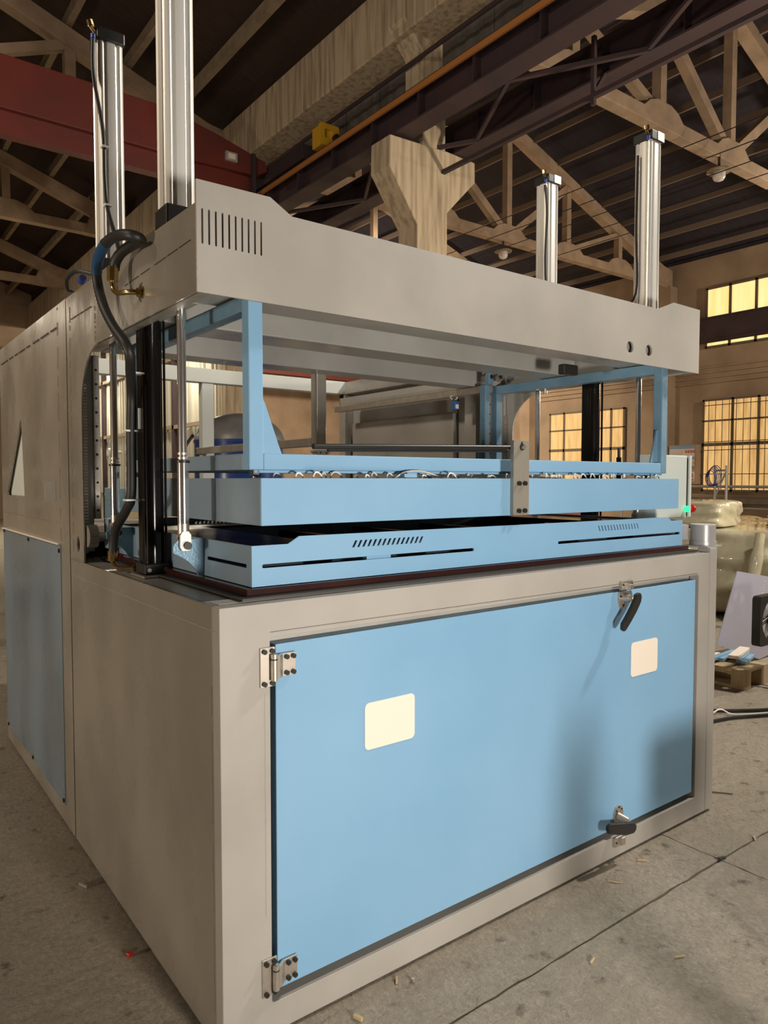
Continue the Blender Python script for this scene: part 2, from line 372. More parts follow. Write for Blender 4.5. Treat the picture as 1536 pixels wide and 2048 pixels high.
# crane runway beams ----------------------------------------------
def runway(x, label):
    t = thing('crane_runway_beam', label, 'beam', (x, 8, 6.08))
    MB().box(x-0.15, x+0.15, -10, 29.8, 6.10, 6.125).build('bottom_flange', RUST, t)
    MB().box(x-0.012, x+0.012, -10, 29.8, 6.125, 6.50).build('web', RUST, t)
    MB().box(x-0.15, x+0.15, -10, 29.8, 6.50, 6.53).build('top_flange', RUST, t)
    MB().box(x-0.035, x+0.035, -10, 29.8, 6.53, 6.60).build('rail', RUST, t)
    o = None
    for y in range(-9, 30, 1):
        if o is None: o = MB().box(x-0.14, x+0.14, -0.006, 0.006, 6.125, 6.50).build('stiffener', RUST, t, at=(x, 8, 6.08)); q = o
        else: q = o.copy(); C.objects.link(q)
        q.location = (0, y+0.5, 0)
    return t
tl = runway(5.35, 'dark steel crane runway beam on the left side of the column row')
MB().box(5.14, 5.17, -10, 29.8, 6.40, 6.47).build('conductor_bar', ORANGE, tl)
part([c for c in tl.children if c.name.startswith('conductor')][0], 'orange conductor bar')
tr = runway(6.40, 'dark steel crane runway beam on the right side of the column row')
MB().box(6.015, 6.075, -10, 5.949, 5.77, 5.82).build('conductor_bar', RUST, tr)
for k in range(7):
    y0 = -1+2.6*k
    MB().bar((5.5, y0, 6.13), (6.25, y0+1.3, 6.13), 0.045, 0.045).build('lattice_brace', RUST, tl)
    MB().bar((6.25, y0+1.3, 6.12), (5.5, y0+2.6, 6.12), 0.05, 0.05).build('lattice_brace', RUST, tl)
MB().bar((6.05, 3.45, 5.82), (6.25, 3.45, 6.10), 0.04, 0.04).build('hanger', RUST, tr)
MB().bar((6.05, 3.45, 5.70), (6.05, 3.45, 6.45), 0.045, 0.045).build('hanger', RUST, tr)
t = thing('crane_runway_beam', 'dark steel crane runway beam on the right wall below the bright upper window', 'beam', (21.05, 8, 5.85))
MB().box(20.9, 21.1, -10, 29.8, 5.85, 6.5).build('web', RUST, t)
MB().box(20.82, 21.1, -10, 29.8, 5.80, 5.85).build('bottom_flange', RUST, t)
MB().box(20.82, 21.1, -10, 29.8, 6.5, 6.55).build('top_flange', RUST, t)
# corner stub bar in the column
tag(MB().tube([(5.62, -6, 7.22), (5.62, 5.9, 7.2), (5.62, 14, 7.2)], 0.03, 8).build('conduit_pipe', RUST, None, at=(5.62, 5, 7.2)), 'thin dark pipe running along the upper column row', 'pipe')

# upper corrugated infill between columns
def corrugated(name, x, y0, y1, z0, z1, m, pitch=0.20, dep=0.035, parent=None):
    mb = MB(); n = int((y1-y0)/pitch); prof = []
    for k in range(n):
        y = y0+k*pitch
        prof += [(x, y), (x, y+pitch*0.35), (x-dep, y+pitch*0.5), (x-dep, y+pitch*0.85)]
    prof.append((x, y1)); vs = []; fs = []
    for p in prof: vs += [(p[0], p[1], z0), (p[0], p[1], z1)]
    for i in range(len(prof)-1): fs.append((2*i, 2*i+2, 2*i+3, 2*i+1))
    off = len(vs)
    for p in prof: vs += [(p[0]+0.012, p[1], z0), (p[0]+0.012, p[1], z1)]
    for i in range(len(prof)-1): fs.append((off+2*i, off+2*i+1, off+2*i+3, off+2*i+2))
    mb.add(vs, fs); return mb.build(name, m, parent)
inf = thing('corrugated_infill', 'weathered grey corrugated sheets between the upper columns behind the orange bar', 'cladding', (6.0, 6, 6.6))
for a, b_ in ((-6, 0.0), (0.0, 5.9), (6.4, 11.9), (12.45, 17.9), (18.45, 23.9)):
    n = max(1, round((b_-a)/1.0)); st = (b_-a)/n
    for k in range(n):
        corrugated('sheet', 5.98, a+k*st+0.005, a+(k+1)*st-0.005, 6.62, 7.49, SHEETD, 0.26, 0.03, inf)

# bright corrugated partition below (between bays, beyond the machine)
par = thing('corrugated_partition', 'pale corrugated metal partition lit by flood lamps behind the machine', 'partition', (5.85, 18, 0))
y = 12.45
while y < 29.5:
    y2 = min(y+1.1, 29.6); corrugated('sheet', 5.86, y+0.004, y2-0.004, 0.02, 5.9, SHEET, 0.22, 0.05, par); y = y2
for z in (1.05, 2.75, 4.38): MB().box(5.70, 5.78, 12.45, 29.6, z, z+0.09).build('girt', PURL, par)
for y in (15.2, 20.9, 26.6): MB().box(5.70, 5.80, y, y+0.12, 0.0, 5.9).build('stud', RUST, par)
for (y, z, lb) in ((13.7, 4.45, 'right flood lamp glaring on the corrugated partition'), (19.9, 4.45, 'left flood lamp glaring on the corrugated partition')):
    t = thing('flood_lamp', lb, 'lamp', (5.70, y, z))
    MB().box(5.60, 5.70, y-0.14, y+0.14, z-0.09, z+0.09).build('housing', BLACKP, t, 0.01)
    MB().box(5.585, 5.60, y-0.12, y+0.12, z-0.075, z+0.075).build('lens', FLOOD, t)
    l = lamp('flood_light', (5.45, y, z), (2.5, y+0.3, z-2.4), 0.3, 90, (1.0, 0.9, 0.7))
    l2 = lamp('flood_wash', (4.6, y+0.3, z+0.4), (5.85, y+0.6, z-2.0), 0.4, 70, (1.0, 0.9, 0.7))

# bridge crane: red girder across the left bay --------------------
t = thing('bridge_crane', 'dark red overhead bridge crane girder crossing the left bay', 'crane', (0, 9.6, 6.6))
gp = [(-10, 6.62), (3.9, 6.60), (5.0, 6.64), (5.20, 6.75), (5.15, 6.90), (4.3, 7.12), (3.4, 7.30), (-10, 7.42)]
MB().prism(gp, 'y', 9.45, 9.85).build('girder', REDP, t, 0.01)
MB().prism([(-10, 6.30), (4.85, 6.30), (5.0, 6.62), (-10, 6.6195)], 'y', 9.55, 9.75).build('lower_flange', REDP, t)
MB().box(5.22, 5.50, 8.35, 10.9, 6.605, 6.84).build('end_carriage', RUST, t, 0.01)
MB().box(4.88, 4.94, 9.38, 9.45, 6.3, 6.95).build('end_plate', RUST, t)
o = MB().box(4.42, 4.62, 9.40, 9.45, 6.74, 6.88).build('lamp_box', GREYIN, t); part(o, 'small pale box fixed on the red girder face')
MB().box(4.46, 4.58, 9.39, 9.40, 6.77, 6.85).build('lamp_glass', CREAM, o)
t = thing('crane_end_stop', 'yellow steel buffer box on the crane rail above the step of the fascia', 'buffer', (5.35, 7.9, 6.6))
MB().plate(rrect(5.18, 5.52, 6.605, 6.93, 0.03), [rrect(5.26, 5.40, 6.72, 6.85, 0.02)], 'y', 7.75, 7.80).build('face_plate', YELLOW, t)
MB().box(5.20, 5.50, 7.80, 8.02, 6.605, 6.91).build('body', YELLOW, t, 0.01)
MB().cyl((5.44, 7.75, 6.74), (5.44, 7.68, 6.74), 0.05).build('buffer', BLACKP, t)
t = thing('far_bridge_crane', 'red bridge crane girder far behind the machine in the right bay', 'crane', (13.5, 26, 6.0))
MB().box(6.6, 20.8, 26.0, 26.5, 6.05, 6.85).build('girder', REDP, t, 0.02)
MB().box(6.6, 20.8, 25.95, 26.55, 6.38, 6.45).build('rib', REDP, t)

# pendant lamps, trolley wires ------------------------------------
for x, y, lb in ((13.17, 5.87, 'unlit white pendant lamp with wide rim under the nearest right truss'), (13.48, 11.92, 'unlit white pendant lamp under the second right truss between the right cylinders')):
    t = thing('pendant_lamp', lb, 'lamp', (x, y, 7.45), 'unlit pendant lamps')
    MB().cyl((x, y, 7.62), (x, y, 7.9), 0.025, 8).build('stem', RUST, t)
    MB().cyl((x, y, 7.56), (x, y, 7.585), 0.23, 28).build('rim', PURL, t)
    mb = MB(); mb.tube([(x, y, 7.63), (x, y, 7.56), (x, y, 7.54), (x, y, 7.45), (x, y, 7.40), (x, y, 7.375)], [0.05, 0.11, 0.115, 0.12, 0.09, 0.03], 20); mb.build('globe', GLOB, t)
for k, (x, z) in enumerate(((11.6, 7.52), (12.3, 7.50), (13.0, 7.46), (13.7, 7.42), (14.4, 7.38))):
    p = [(x, y_, z + 0.0025*(y_-12)**2*0.15) for y_ in range(1, 30, 3)]
    tag(MB().tube(p, 0.010, 5).build('trolley_wire', BLACKP, None, at=(x, 12, z)), ['highest black wire under the right trusses, the leftmost of five', 'second black wire from the left under the right trusses', 'middle one of five black wires under the right trusses', 'fourth black wire from the left under the right trusses', 'lowest black wire under the right trusses, rightmost of five'][k], 'wire', 'trolley wires under the right trusses')

# windows on the right wall ---------------------------------------
wn = [0]
def window(y0, y1, z0, z1, cols, rows, pane, bars=0, broken=False):
    wn[0] += 1
    w_ = struct(MB().box(21.42, 21.50, y0, y1, z0, z1).build('window_%d' % wn[0], FRAMEW))
    fr = MB(); X0, X1 = 21.36, 21.42; e = 0.06
    fr.box(X0, X1, y0, y1, z0, z0+e).box(X0, X1, y0, y1, z1-e, z1).box(X0, X1, y0, y0+e, z0, z1).box(X0, X1, y1-e, y1, z0, z1)
    fr.build('window_frame', FRAMEW, w_)
    for c in range(1, len(cols)-1): MB().box(X0, X1, cols[c]-0.04, cols[c]+0.04, z0, z1).build('mullion', FRAMEW, w_)
    for z, h in rows[1:-1]: MB().box(X0, X1, y0, y1, z-h, z+h).build('transom', FRAMEW, w_)
    for c in range(len(cols)-1):
        for k in range(len(rows)-1):
            MB().box(21.385, 21.418, cols[c]+0.045, cols[c+1]-0.045, rows[k][0]+0.03, rows[k+1][0]-0.03).build('pane', pane, w_)
    if bars:
        n = int((y1-y0)/bars)
        for k in range(1, n): MB().box(21.30, 21.315, y0+k*bars-0.008, y0+k*bars+0.008, z0+0.05, z1-0.05).build('bar', FRAMEW, w_)
        for z in (z0+0.55, z0+1.3, z1-1.35, z1-0.2): MB().box(21.30, 21.315, y0, y1, z-0.012, z+0.012).build('cross_bar', FRAMEW, w_)
    return w_
R4 = [(1.17, 0), (2.65, 0.05), (3.40, 0.02), (4.08, 0)]
for y0 in (7.4-6, 7.4, 13.6, 19.6):
    y1 = y0+3.35
    c = [y0, y0+0.55, y0+1.65, y0+2.65, y1]
    if abs(y0-7.4) < 0.1: c = [7.4, 8.0, 9.35, 10.2, 10.75]; c = [7.4, 8.05, 8.95, 9.75, 10.72]; y1 = 10.72
    window(y0, y1, 1.17, 4.08, c, R4, PANE, bars=(0.22 if y0 < 9 else 0.0))
for y0 in (7.5-6, 7.5, 13.6, 19.6):
    window(y0, y0+3.18, 5.70, 7.58, [y0, y0+0.8, y0+1.6, y0+2.4, y0+3.18], [(5.70, 0), (6.60, 0.02), (7.58, 0)], PANEU)
# shut box, calendar and warning sign on the right wall
tag(MB().box(21.44, 21.5, 11.40, 11.60, 5.42, 5.66).build('junction_box', RUST, None, at=(21.47, 11.5, 5.54)), 'small dark square box high on the right wall', 'box')
t = thing('wall_calendar', 'large paper calendar with blue bands hung between the windows', 'calendar', (21.3, 11.2, 2.0))
BL = mat('calendar_blue', (0.16, 0.30, 0.48), 0.6); PK = mat('calendar_pink', (0.62, 0.45, 0.42), 0.6); RD = mat('calendar_red', (0.55, 0.10, 0.08), 0.6); YB = mat('calendar_ochre', (0.6, 0.36, 0.08), 0.6); PAP = mat('calendar_paper', (0.62, 0.55, 0.48), 0.6)
MB().box(21.06, 21.08, 10.80, 11.65, 1.93, 2.62).build('sheet', PAP, t)
MB().box(21.045, 21.06, 10.80, 11.65, 2.54, 2.62).build('header_band', BL, t)
MB().box(21.045, 21.06, 10.80, 11.65, 1.93, 1.99).build('footer_band', BL, t)
MB().box(21.045, 21.06, 11.2, 11.6, 2.37, 2.50).build('pink_field', PK, t)
for k in range(4):
    y = 11.10-0.085*k
    for zz, m_ in ((2.40, RD), (2.19, BL), (2.04, YB)):
        MB().box(21.045, 21.06, y-0.05, y, zz, zz+0.085).build('date_mark', m_, t)
t = thing('warning_sign', 'small white warning sign with red ring below the calendar', 'sign', (21.3, 10.9, 1.65))
MB().box(21.06, 21.08, 10.78, 11.05, 1.48, 1.80).build('board', PAP, t)
mb = MB(); mb.plate(circ(10.915, 1.68, 0.085, 24), [circ(10.915, 1.68, 0.06, 24)], 'x', 21.045, 21.06); mb.build('ring', RD, t)
mb = MB(); mb.bar((21.05, 10.86, 1.735), (21.05, 10.97, 1.625), 0.02, 0.02, up=(1,0,0)); mb.build('slash', RD, t)
MB().box(21.045, 21.06, 10.81, 11.02, 1.52, 1.56).build('text_strip', RD, t)
MB().box(21.08, 21.5, 10.74, 11.7, 1.40, 2.66).build('backing_post', PLAST, wr)
# rail and white frames with blue cable in front of the windows
t = thing('pipe_railing', 'long horizontal grey pipe railing in front of the right windows', 'railing', (19, 8.6, 0))
MB().cyl((19, 3.0, 1.35), (19, 16.0, 1.35), 0.04, 10).build('top_rail', SILVER, t)
MB().cyl((19, 3.0, 0.75), (19, 16.0, 0.75), 0.03, 10).build('lower_rail', SILVER, t)
for y in (3, 5.2, 7.45, 9.7, 12, 14, 16): MB().cyl((19, y, 0), (19, y, 1.35), 0.03, 8).build('post', SILVER, t)
t = thing('white_steel_frame', 'white steel ladder frame leaning behind the pipe railing', 'frame', (18.85, 8.75, 0.0))
MB().cyl((18.9, 8.92, 0.0), (18.9, 8.92, 1.94), 0.03, 8).build('upright', PALE, t)
MB().cyl((18.9, 8.60, 0.0), (18.9, 8.60, 1.94), 0.035, 8).build('upright', PALE, t)
MB().cyl((18.9, 8.92, 1.80), (18.9, 8.60, 1.80), 0.025, 8).build('rung', PALE, t)
MB().cyl((18.9, 8.62, 1.75), (18.9, 8.95, 1.0), 0.025, 8).build('brace', PALE, t)
mb = MB()
for k in range(5):
    rr = 0.19+0.014*k; a = 0.25*k
    mb.tube([(18.78+0.012*k, 9.0-0.03*k+rr*0.75*math.cos(q/14*2*PI), 1.58+0.02*k+rr*1.15*math.sin(q/14*2*PI)) for q in range(15)], 0.011, 5, cap=False)
tag(mb.build('cable_coil', mat('blue_cable', (0.05, 0.07, 0.35), 0.4), None, at=(18.8, 9.0, 1.4)), 'coil of blue cable hung on the white frame', 'cable')

# ================================================================== MACHINE
mach = thing('thermoforming_machine', 'large grey and sky-blue sheet forming machine with tall silver cylinders, filling the picture', 'machine', (0, 0, 0))
def bolt(p, d, rad=0.006, ln=0.008, m=None, parent=None, name='bolt'):
    p = Vector(p); d = Vector(d).normalized()
    return MB().cyl(p, p+d*ln, rad, 12).cyl(p+d*ln, p+d*(ln+0.001), rad*0.45, 6).build(name, m or BLACKP, parent)

# ---- lower cabinet
cab = MB()
cab.box(0.0, 0.012, 0.0455, 1.485, 0.012, H)                 # left side sheet
lower = cab.build('cabinet_side', GREYG, mach, 0.002); part(lower, 'grey glossy side sheet of the lower cabinet')
MB().box(W-0.012, W, 0.0, 1.485, 0.012, H).build('cabinet_side', GREYG, mach)
mb = MB()
mb.plate([(0.0, 0.012), (W-0.0635, 0.012), (W-0.0635, H), (0.0, H)], [rrect(0.146, 2.312, 0.097, 1.121, 0.008)], 'y', 0.0, 0.045)
MB_ = mb.build('front_frame', GREY, mach, 0.0015); part(MB_, 'broad grey front frame around the blue door')
MB().box(W-0.063, W, -0.002, 0.06, 0.012, 1.236).build('corner_post', GREY, mach, 0.004)
# recess behind the door, and the plinth
MB().box(0.02, W-0.03, 0.062, 0.08, 0.03, 1.19).build('door_recess', TEAL, mach)
MB().box(0.147, 2.31, 0.046, 0.061, 1.098, 1.19).build('inner_lip', GREYIN, mach)
MB().box(0.02, W-0.02, 0.015, 3.0, 0.0, 0.012).build('plinth', DARK, mach)
# top deck with an opening edge
mb = MB(); mb.plate([(0.013, 0.046), (W-0.064, 0.046), (W-0.013, 0.06), (W-0.013, 1.485), (0.013, 1.485)], [[(0.16, 0.15), (2.30, 0.15), (2.30, 1.30), (0.16, 1.30)]], 'z', H-0.012, H)
mb.build('top_deck', GREYIN, mach)
MB().box(0.02, W-0.065, 0.0455, 0.11, H, H+0.003).build('deck_strip', GREYIN, mach)
mb = MB(); mb.plate([(0.085, 0.040), (2.37, 0.040), (2.37, 1.36), (0.085, 1.36)], [[(0.2, 0.16), (2.26, 0.16), (2.26, 1.24), (0.2, 1.24)]], 'z', H+0.004, H+0.011)
mb.build('seal_plate', DARK, mach)
mb = MB(); mb.plate([(0.115, 0.072), (2.345, 0.072), (2.345, 1.36), (0.115, 1.36)], [[(0.2, 0.16), (2.26, 0.16), (2.26, 1.24), (0.2, 1.24)]], 'z', H+0.011, H+0.030)
mb.build('rubber_seal', MAROON, mach)
MB().box(0.15, 2.31, 0.13, 1.31, 1.02, 1.04).build('inner_tray', DARK, mach)
# seam between the two bodies and the tall rear body
MB().box(0.004, 0.010, 1.4851, 1.4949, 0.02, 2.29).build('seam', DARK, mach)
# ---- gantry side panels with arched opening
arc = [(1.04+0.235*math.sin(a), 1.835+0.215*math.cos(a)) for a in [k*PI/2/9 for k in range(10)]]
prof = [(0.125, 2.051), (1.04, 2.053)] + arc[1:] + [(1.279, H+0.001), (1.484, H+0.001), (1.484, 2.298), (0.60, 2.296), (0.125, 2.285)]
oval = [(1.362+0.022*math.cos(a), 1.285+0.033*math.sin(a)) for a in [2*PI*k/16 for k in range(16)]]
port = circ(0.56, 2.137, 0.030, 18)
for x0, x1, m_ in ((0.0, 0.006, GREYG), (W-0.006, W, GREYIN)):
    mb = MB(); mb.plate(prof, [oval] + ([port] if x0 == 0 else []), 'x', x0, x1)
    o = mb.build('gantry_side', m_, mach)
MB().box(0.002, 0.004, 0.50, 0.62, 2.08, 2.20).build('port_shadow_plate', DARK, mach) if False else None
# weld seams drawn as thin dark and bright beads
def seam(p, q, m_, th=0.0015, dash=None, parent=mach, name='weld_bead'):
    mb = MB(); p = Vector(p); q = Vector(q); L = (q-p).length
    if not dash: mb.bar(p, q, th*2, th*2)
    else:
        s_ = 0; rnd = random.Random(int(L*1000))
        while s_ < L:
            a = s_; b_ = min(L, s_+dash*(0.4+rnd.random())); mb.bar(p+(q-p)*(a/L), p+(q-p)*(b_/L), th*2, th*2); s_ = b_+dash*(0.15+0.5*rnd.random())
    return mb.build(name, m_, parent)
seam((-0.0005, 0.16, 2.195), (-0.0005, 0.72, 2.190), DARK, 0.0012, 0.07)
seam((-0.0005, 1.12, 2.197), (-0.0005, 1.41, 2.200), DARK, 0.0015, 0.03)
seam((-0.0005, 1.075, 2.06), (-0.0005, 1.075, 2.20), STEEL, 0.0010, 0.02)
seam((-0.0005, 1.432, 1.25), (-0.0005, 1.432, 2.28), STEEL, 0.0010, 0.05)
seam((-0.0005, 1.30, 1.223), (-0.0005, 1.47, 1.223), STEEL, 0.001, 0.03)
seam((-0.0005, 0.02, 1.150), (-0.0005, 1.46, 1.150), GREYIN, 0.0008)
seam((-0.0005, 0.055, 0.1), (-0.0005, 0.055, 1.0), GREYIN, 0.0008, 0.2)
seam((0.13, -0.0005, 0.35), (0.13, -0.0005, 0.97), GREYIN, 0.0006)
seam((0.147, -0.0005, 1.136), (2.30, -0.0005, 1.128), DARK, 0.0006)

# ---- fascia plate with vents and two holes
slots = []
for k in range(10):
    x = 0.012+0.0193*k; slots.append(rrect(x-0.0026, x+0.0026, 2.175, 2.268, 0.0024, 3))
holes = slots + [circ(1.925, 2.112, 0.024, 22), circ(2.063, 2.112, 0.024, 22)]
fas = [(-0.004, 2.047), (W+0.006, 2.047), (W+0.006, 2.342), (2.252, 2.345), (2.13, 2.300), (0.285, 2.304), (0.215, 2.343), (-0.004, 2.341)]
mb = MB(); mb.plate(fas, holes, 'y', 0.110, 0.118)
fo = mb.build('fascia', GREY, mach); part(fo, 'long grey fascia plate with ten vent slots and raised ends')
MB().box(0.002, 0.10, 0.128, 0.134, 2.15, 2.285).build('vent_backing', DARK, mach)
seam((-0.004, 0.113, 2.05), (-0.004, 0.113, 2.22), STEEL, 0.0016, 0.02)
# ---- gantry beams
ZB, ZT = 2.088, 2.283
MB().box(0.007, W-0.007, 0.136, 0.40, ZB, ZT-0.01).build('cross_beam', GREYIN, mach, 0.006)
MB().box(0.13, W-0.13, 0.72, 0.90, ZB, ZT-0.01).build('cross_beam', GREYIN, mach, 0.006)
MB().box(0.13, W-0.13, 1.32, 1.47, ZB, ZT-0.01).build('cross_beam', GREYIN, mach, 0.006)
for x0, x1 in ((0.007, 0.128), (W-0.128, W-0.007)): MB().box(x0, x1, 0.402, 1.47, ZB, ZT-0.01).build('side_beam', GREYIN, mach, 0.006)
MB().box(0.03, 2.40, 0.405, 1.318, ZT-0.012, ZT-0.004).build('top_sheet', DARK, mach)
MB().box(0.015, 0.05, 0.125, 1.2, 2.055, 2.086).build('side_angle', BARE, mach)
MB().box(W-0.05, W-0.015, 0.125, 1.2, 2.055, 2.086).build('side_angle', BARE, mach)
# ---- rear tall body
Y0, Y1, ZT2 = 1.496, 3.02, 2.30
out = [(Y0, 0.012), (Y1, 0.012), (Y1, ZT2), (Y0, ZT2)]
tri = [(2.395, 1.459), (2.425, 1.70), (2.445, 1.862), (2.47, 1.855), (2.54, 1.79), (2.866, 1.475), (2.85, 1.459)]
mb = MB(); mb.plate(out, [tri], 'x', 0.0, 0.008); o = mb.build('rear_side', GREYG, mach); part(o, 'tall grey rear side sheet with a triangular cut-out')
MB().plate([(2.50, 1.42), (2.50, 1.95), (3.0, 1.42)], [], 'x', 0.02, 0.03).build('gusset_plate', PALE, mach)
for (p, q) in (((1.652, 2.205), (2.976, 2.210)), ):
    seam((-0.0005, p[0], p[1]), (-0.0005, q[0], q[1]), DARK, 0.003, 0.12, name='panel_gap')
seam((-0.0005, 1.652, 1.36), (-0.0005, 2.98, 1.36), STEEL, 0.0012, 0.06)
seam((-0.0005, 1.640, 1.28), (-0.0005, 1.640, 2.29), STEEL, 0.0012, 0.10)
seam((-0.0005, 1.640, 0.09), (-0.0005, 1.640, 1.2), GREYIN, 0.0010)
# blue lower service panel
sp = MB().box(-0.004, -0.0004, 1.645, 2.985, 0.097, 1.262).build('service_panel', mat('service_panel_paint', (0.17, 0.21, 0.25), 0.2, 0.2, (0.23, 0.29, 0.35), 2.2, 0.4, 0.2, 3, stretch=(1, 1, 0.5)), mach, 0.001)
part(sp, 'glossy blue sheet screwed to the lower rear side')
MB().box(-0.014, -0.0004, 1.645, 2.985, 1.2625, 1.268).build('panel_edge_highlight', CREAM, sp)  # cream strip paints the bright highlight along the top edge
for y, z in ((1.66, 1.235), (2.30, 1.243), (2.96, 1.25), (1.66, 0.115), (2.30, 0.112), (2.955, 0.11)):
    bolt((-0.004, y, z), (-1, 0, 0), 0.010, 0.005, None, sp, 'screw')
# vent grille
for k in range(13):
    y = 1.722+k*0.0170; MB().box(-0.0022, -0.0002, y, y+0.008, 1.445, 1.54).build('vent_slat', GREYIN, mach)
# rest of the rear body: right wall, rear frame, base
MB().box(W-0.01, W, Y0, Y1, 0.012, ZT2).build('rear_side', GREYIN, mach)
MB().box(W-0.05, W-0.011, 1.75, 2.90, 1.42, 1.98).build('inner_recess_panel', GREYIN, mach, 0.01)
MB().box(0.01, W-0.012, Y1-0.01, Y1, 0.012, 1.30).build('rear_sheet', GREYIN, mach)
MB().box(0.01, W-0.07, Y1-0.08, Y1, 2.205, ZT2).build('rear_top_tube', PALE, mach, 0.004)
MB().box(W-0.09, W-0.0105, 1.50, Y1, 2.205, ZT2-0.002).build('top_tube', GREYIN, mach, 0.004)
MB().box(0.0085, 0.08, 1.50, Y1-0.081, 2.205, ZT2-0.002).build('top_tube', GREYIN, mach, 0.004)
MB().box(1.215, 1.30, Y1-0.07, Y1-0.01, 1.31, 2.204).build('rear_post', PALE, mach, 0.004)
MB().box(W-0.09, W-0.0105, Y1-0.08, Y1, 1.31, 2.204).build('rear_post', GREYIN, mach, 0.004)
MB().box(0.0085, 0.07, Y1-0.08, Y1, 1.31, 2.204).build('rear_post', GREYIN, mach, 0.004)
MB().box(0.01, W-0.012, 1.50, Y1-0.012, 1.28, 1.30).build('rear_deck', WOODF, mach)
MB().box(W-0.09, W-0.0105, 1.50, 1.60, 1.31, 2.204).build('inner_post', GREYIN, mach)
seam((W-0.09, 1.66, 1.32), (W-0.09, 1.66, 2.19), DARK, 0.003)
seam((W-0.052, 2.95, 1.35), (W-0.052, 2.95, 2.15), CREAM, 0.002, 0.02)
# steel guide tube along the right side, hanging frame in the middle
MB().box(2.185, 2.235, 1.22, 2.80, 2.045, 2.085).build('guide_tube', STEEL, mach, 0.003)
MB().box(2.235, 2.30, 1.22, 2.80, 2.085, 2.15).build('guide_angle', GREYIN, mach)
MB().box(1.20, 1.258, 1.455, 1.515, 1.715, 2.20).build('hanging_post', BARE, mach, 0.004)
MB().box(1.20, 1.25, 1.516, 3.05, 1.722, 1.765).build('hanging_rail', BARE, mach, 0.003)
mb = MB()
mb.plate([(1.185, 1.70), (1.275, 1.70), (1.275, 1.692), (1.262, 1.682), (1.262, 1.672), (1.20, 1.672), (1.20, 1.682), (1.185, 1.692)], [circ(1.212, 1.686, 0.006, 8), circ(1.248, 1.686, 0.006, 8)], 'y', 1.44, 1.50)
mb.build('profile_bracket', ALU, mach)
MB().tube(smooth_path([(1.18, 3.03, 1.85), (1.12, 3.0, 1.78), (1.08, 2.98, 1.70), (1.08, 2.97, 1.60)]), 0.011, 8).build('cable', RUBBER, mach)
MB().tube(smooth_path([(2.36, 2.98, 2.2), (2.42, 2.96, 2.0), (2.44, 2.95, 1.8), (2.43, 2.94, 1.4)]), 0.014, 8).build('cable', RUBBER, mach)

# ---- blue door
door = MB().box(0.165, 2.292, 0.004, 0.044, 0.127, 1.099).build('door', BLUE, mach, 0.002)
part(door, 'large sky-blue front door')
for (x0, x1) in ((0.464, 0.657), (1.809, 1.999)):
    MB().prism(rrect(x0, x1, 0.735, 0.878, 0.016), 'y', 0.0025, 0.0039).build('blank_sticker', CREAM, door)
def hinge(z0, z1, low):
    h = MB().box(0.114, 0.158, -0.006, -0.0003, z0, z1).build('hinge', STEEL, mach, 0.0008)
    part(h, 'lower stainless hinge' if low else 'upper stainless hinge')
    zc = (z0+z1)/2
    MB().cyl((0.150, -0.016, z0+0.018), (0.150, -0.016, z1-0.018), 0.0095, 16).build('barrel', STEEL, h)
    MB().cyl((0.150, -0.016, z1-0.034), (0.150, -0.016, z1-0.030), 0.0100, 16).build('barrel_joint', DARK, h)
    poly = [(0.150, -0.022), (0.166, -0.020), (0.182, -0.0062), (0.223, -0.0062), (0.223, 0.0005), (0.178, 0.0005), (0.162, -0.012), (0.150, -0.014)]
    MB().prism(poly, 'z', z0+0.022, z1-0.022).build('door_leaf', STEEL, h, 0.0008)
    for x in (0.124, 0.148):
        for z in (z0+0.010, z1-0.010): bolt((x, -0.006, z), (0, -1, 0), 0.0068, 0.009, None, h)
    for x in (0.192, 0.213):
        for z in (zc-0.022, zc+0.022): bolt((x, -0.0062, z), (0, -1, 0), 0.0068, 0.009, None, h)
hinge(0.988, 1.096, False); hinge(0.126, 0.232, True)
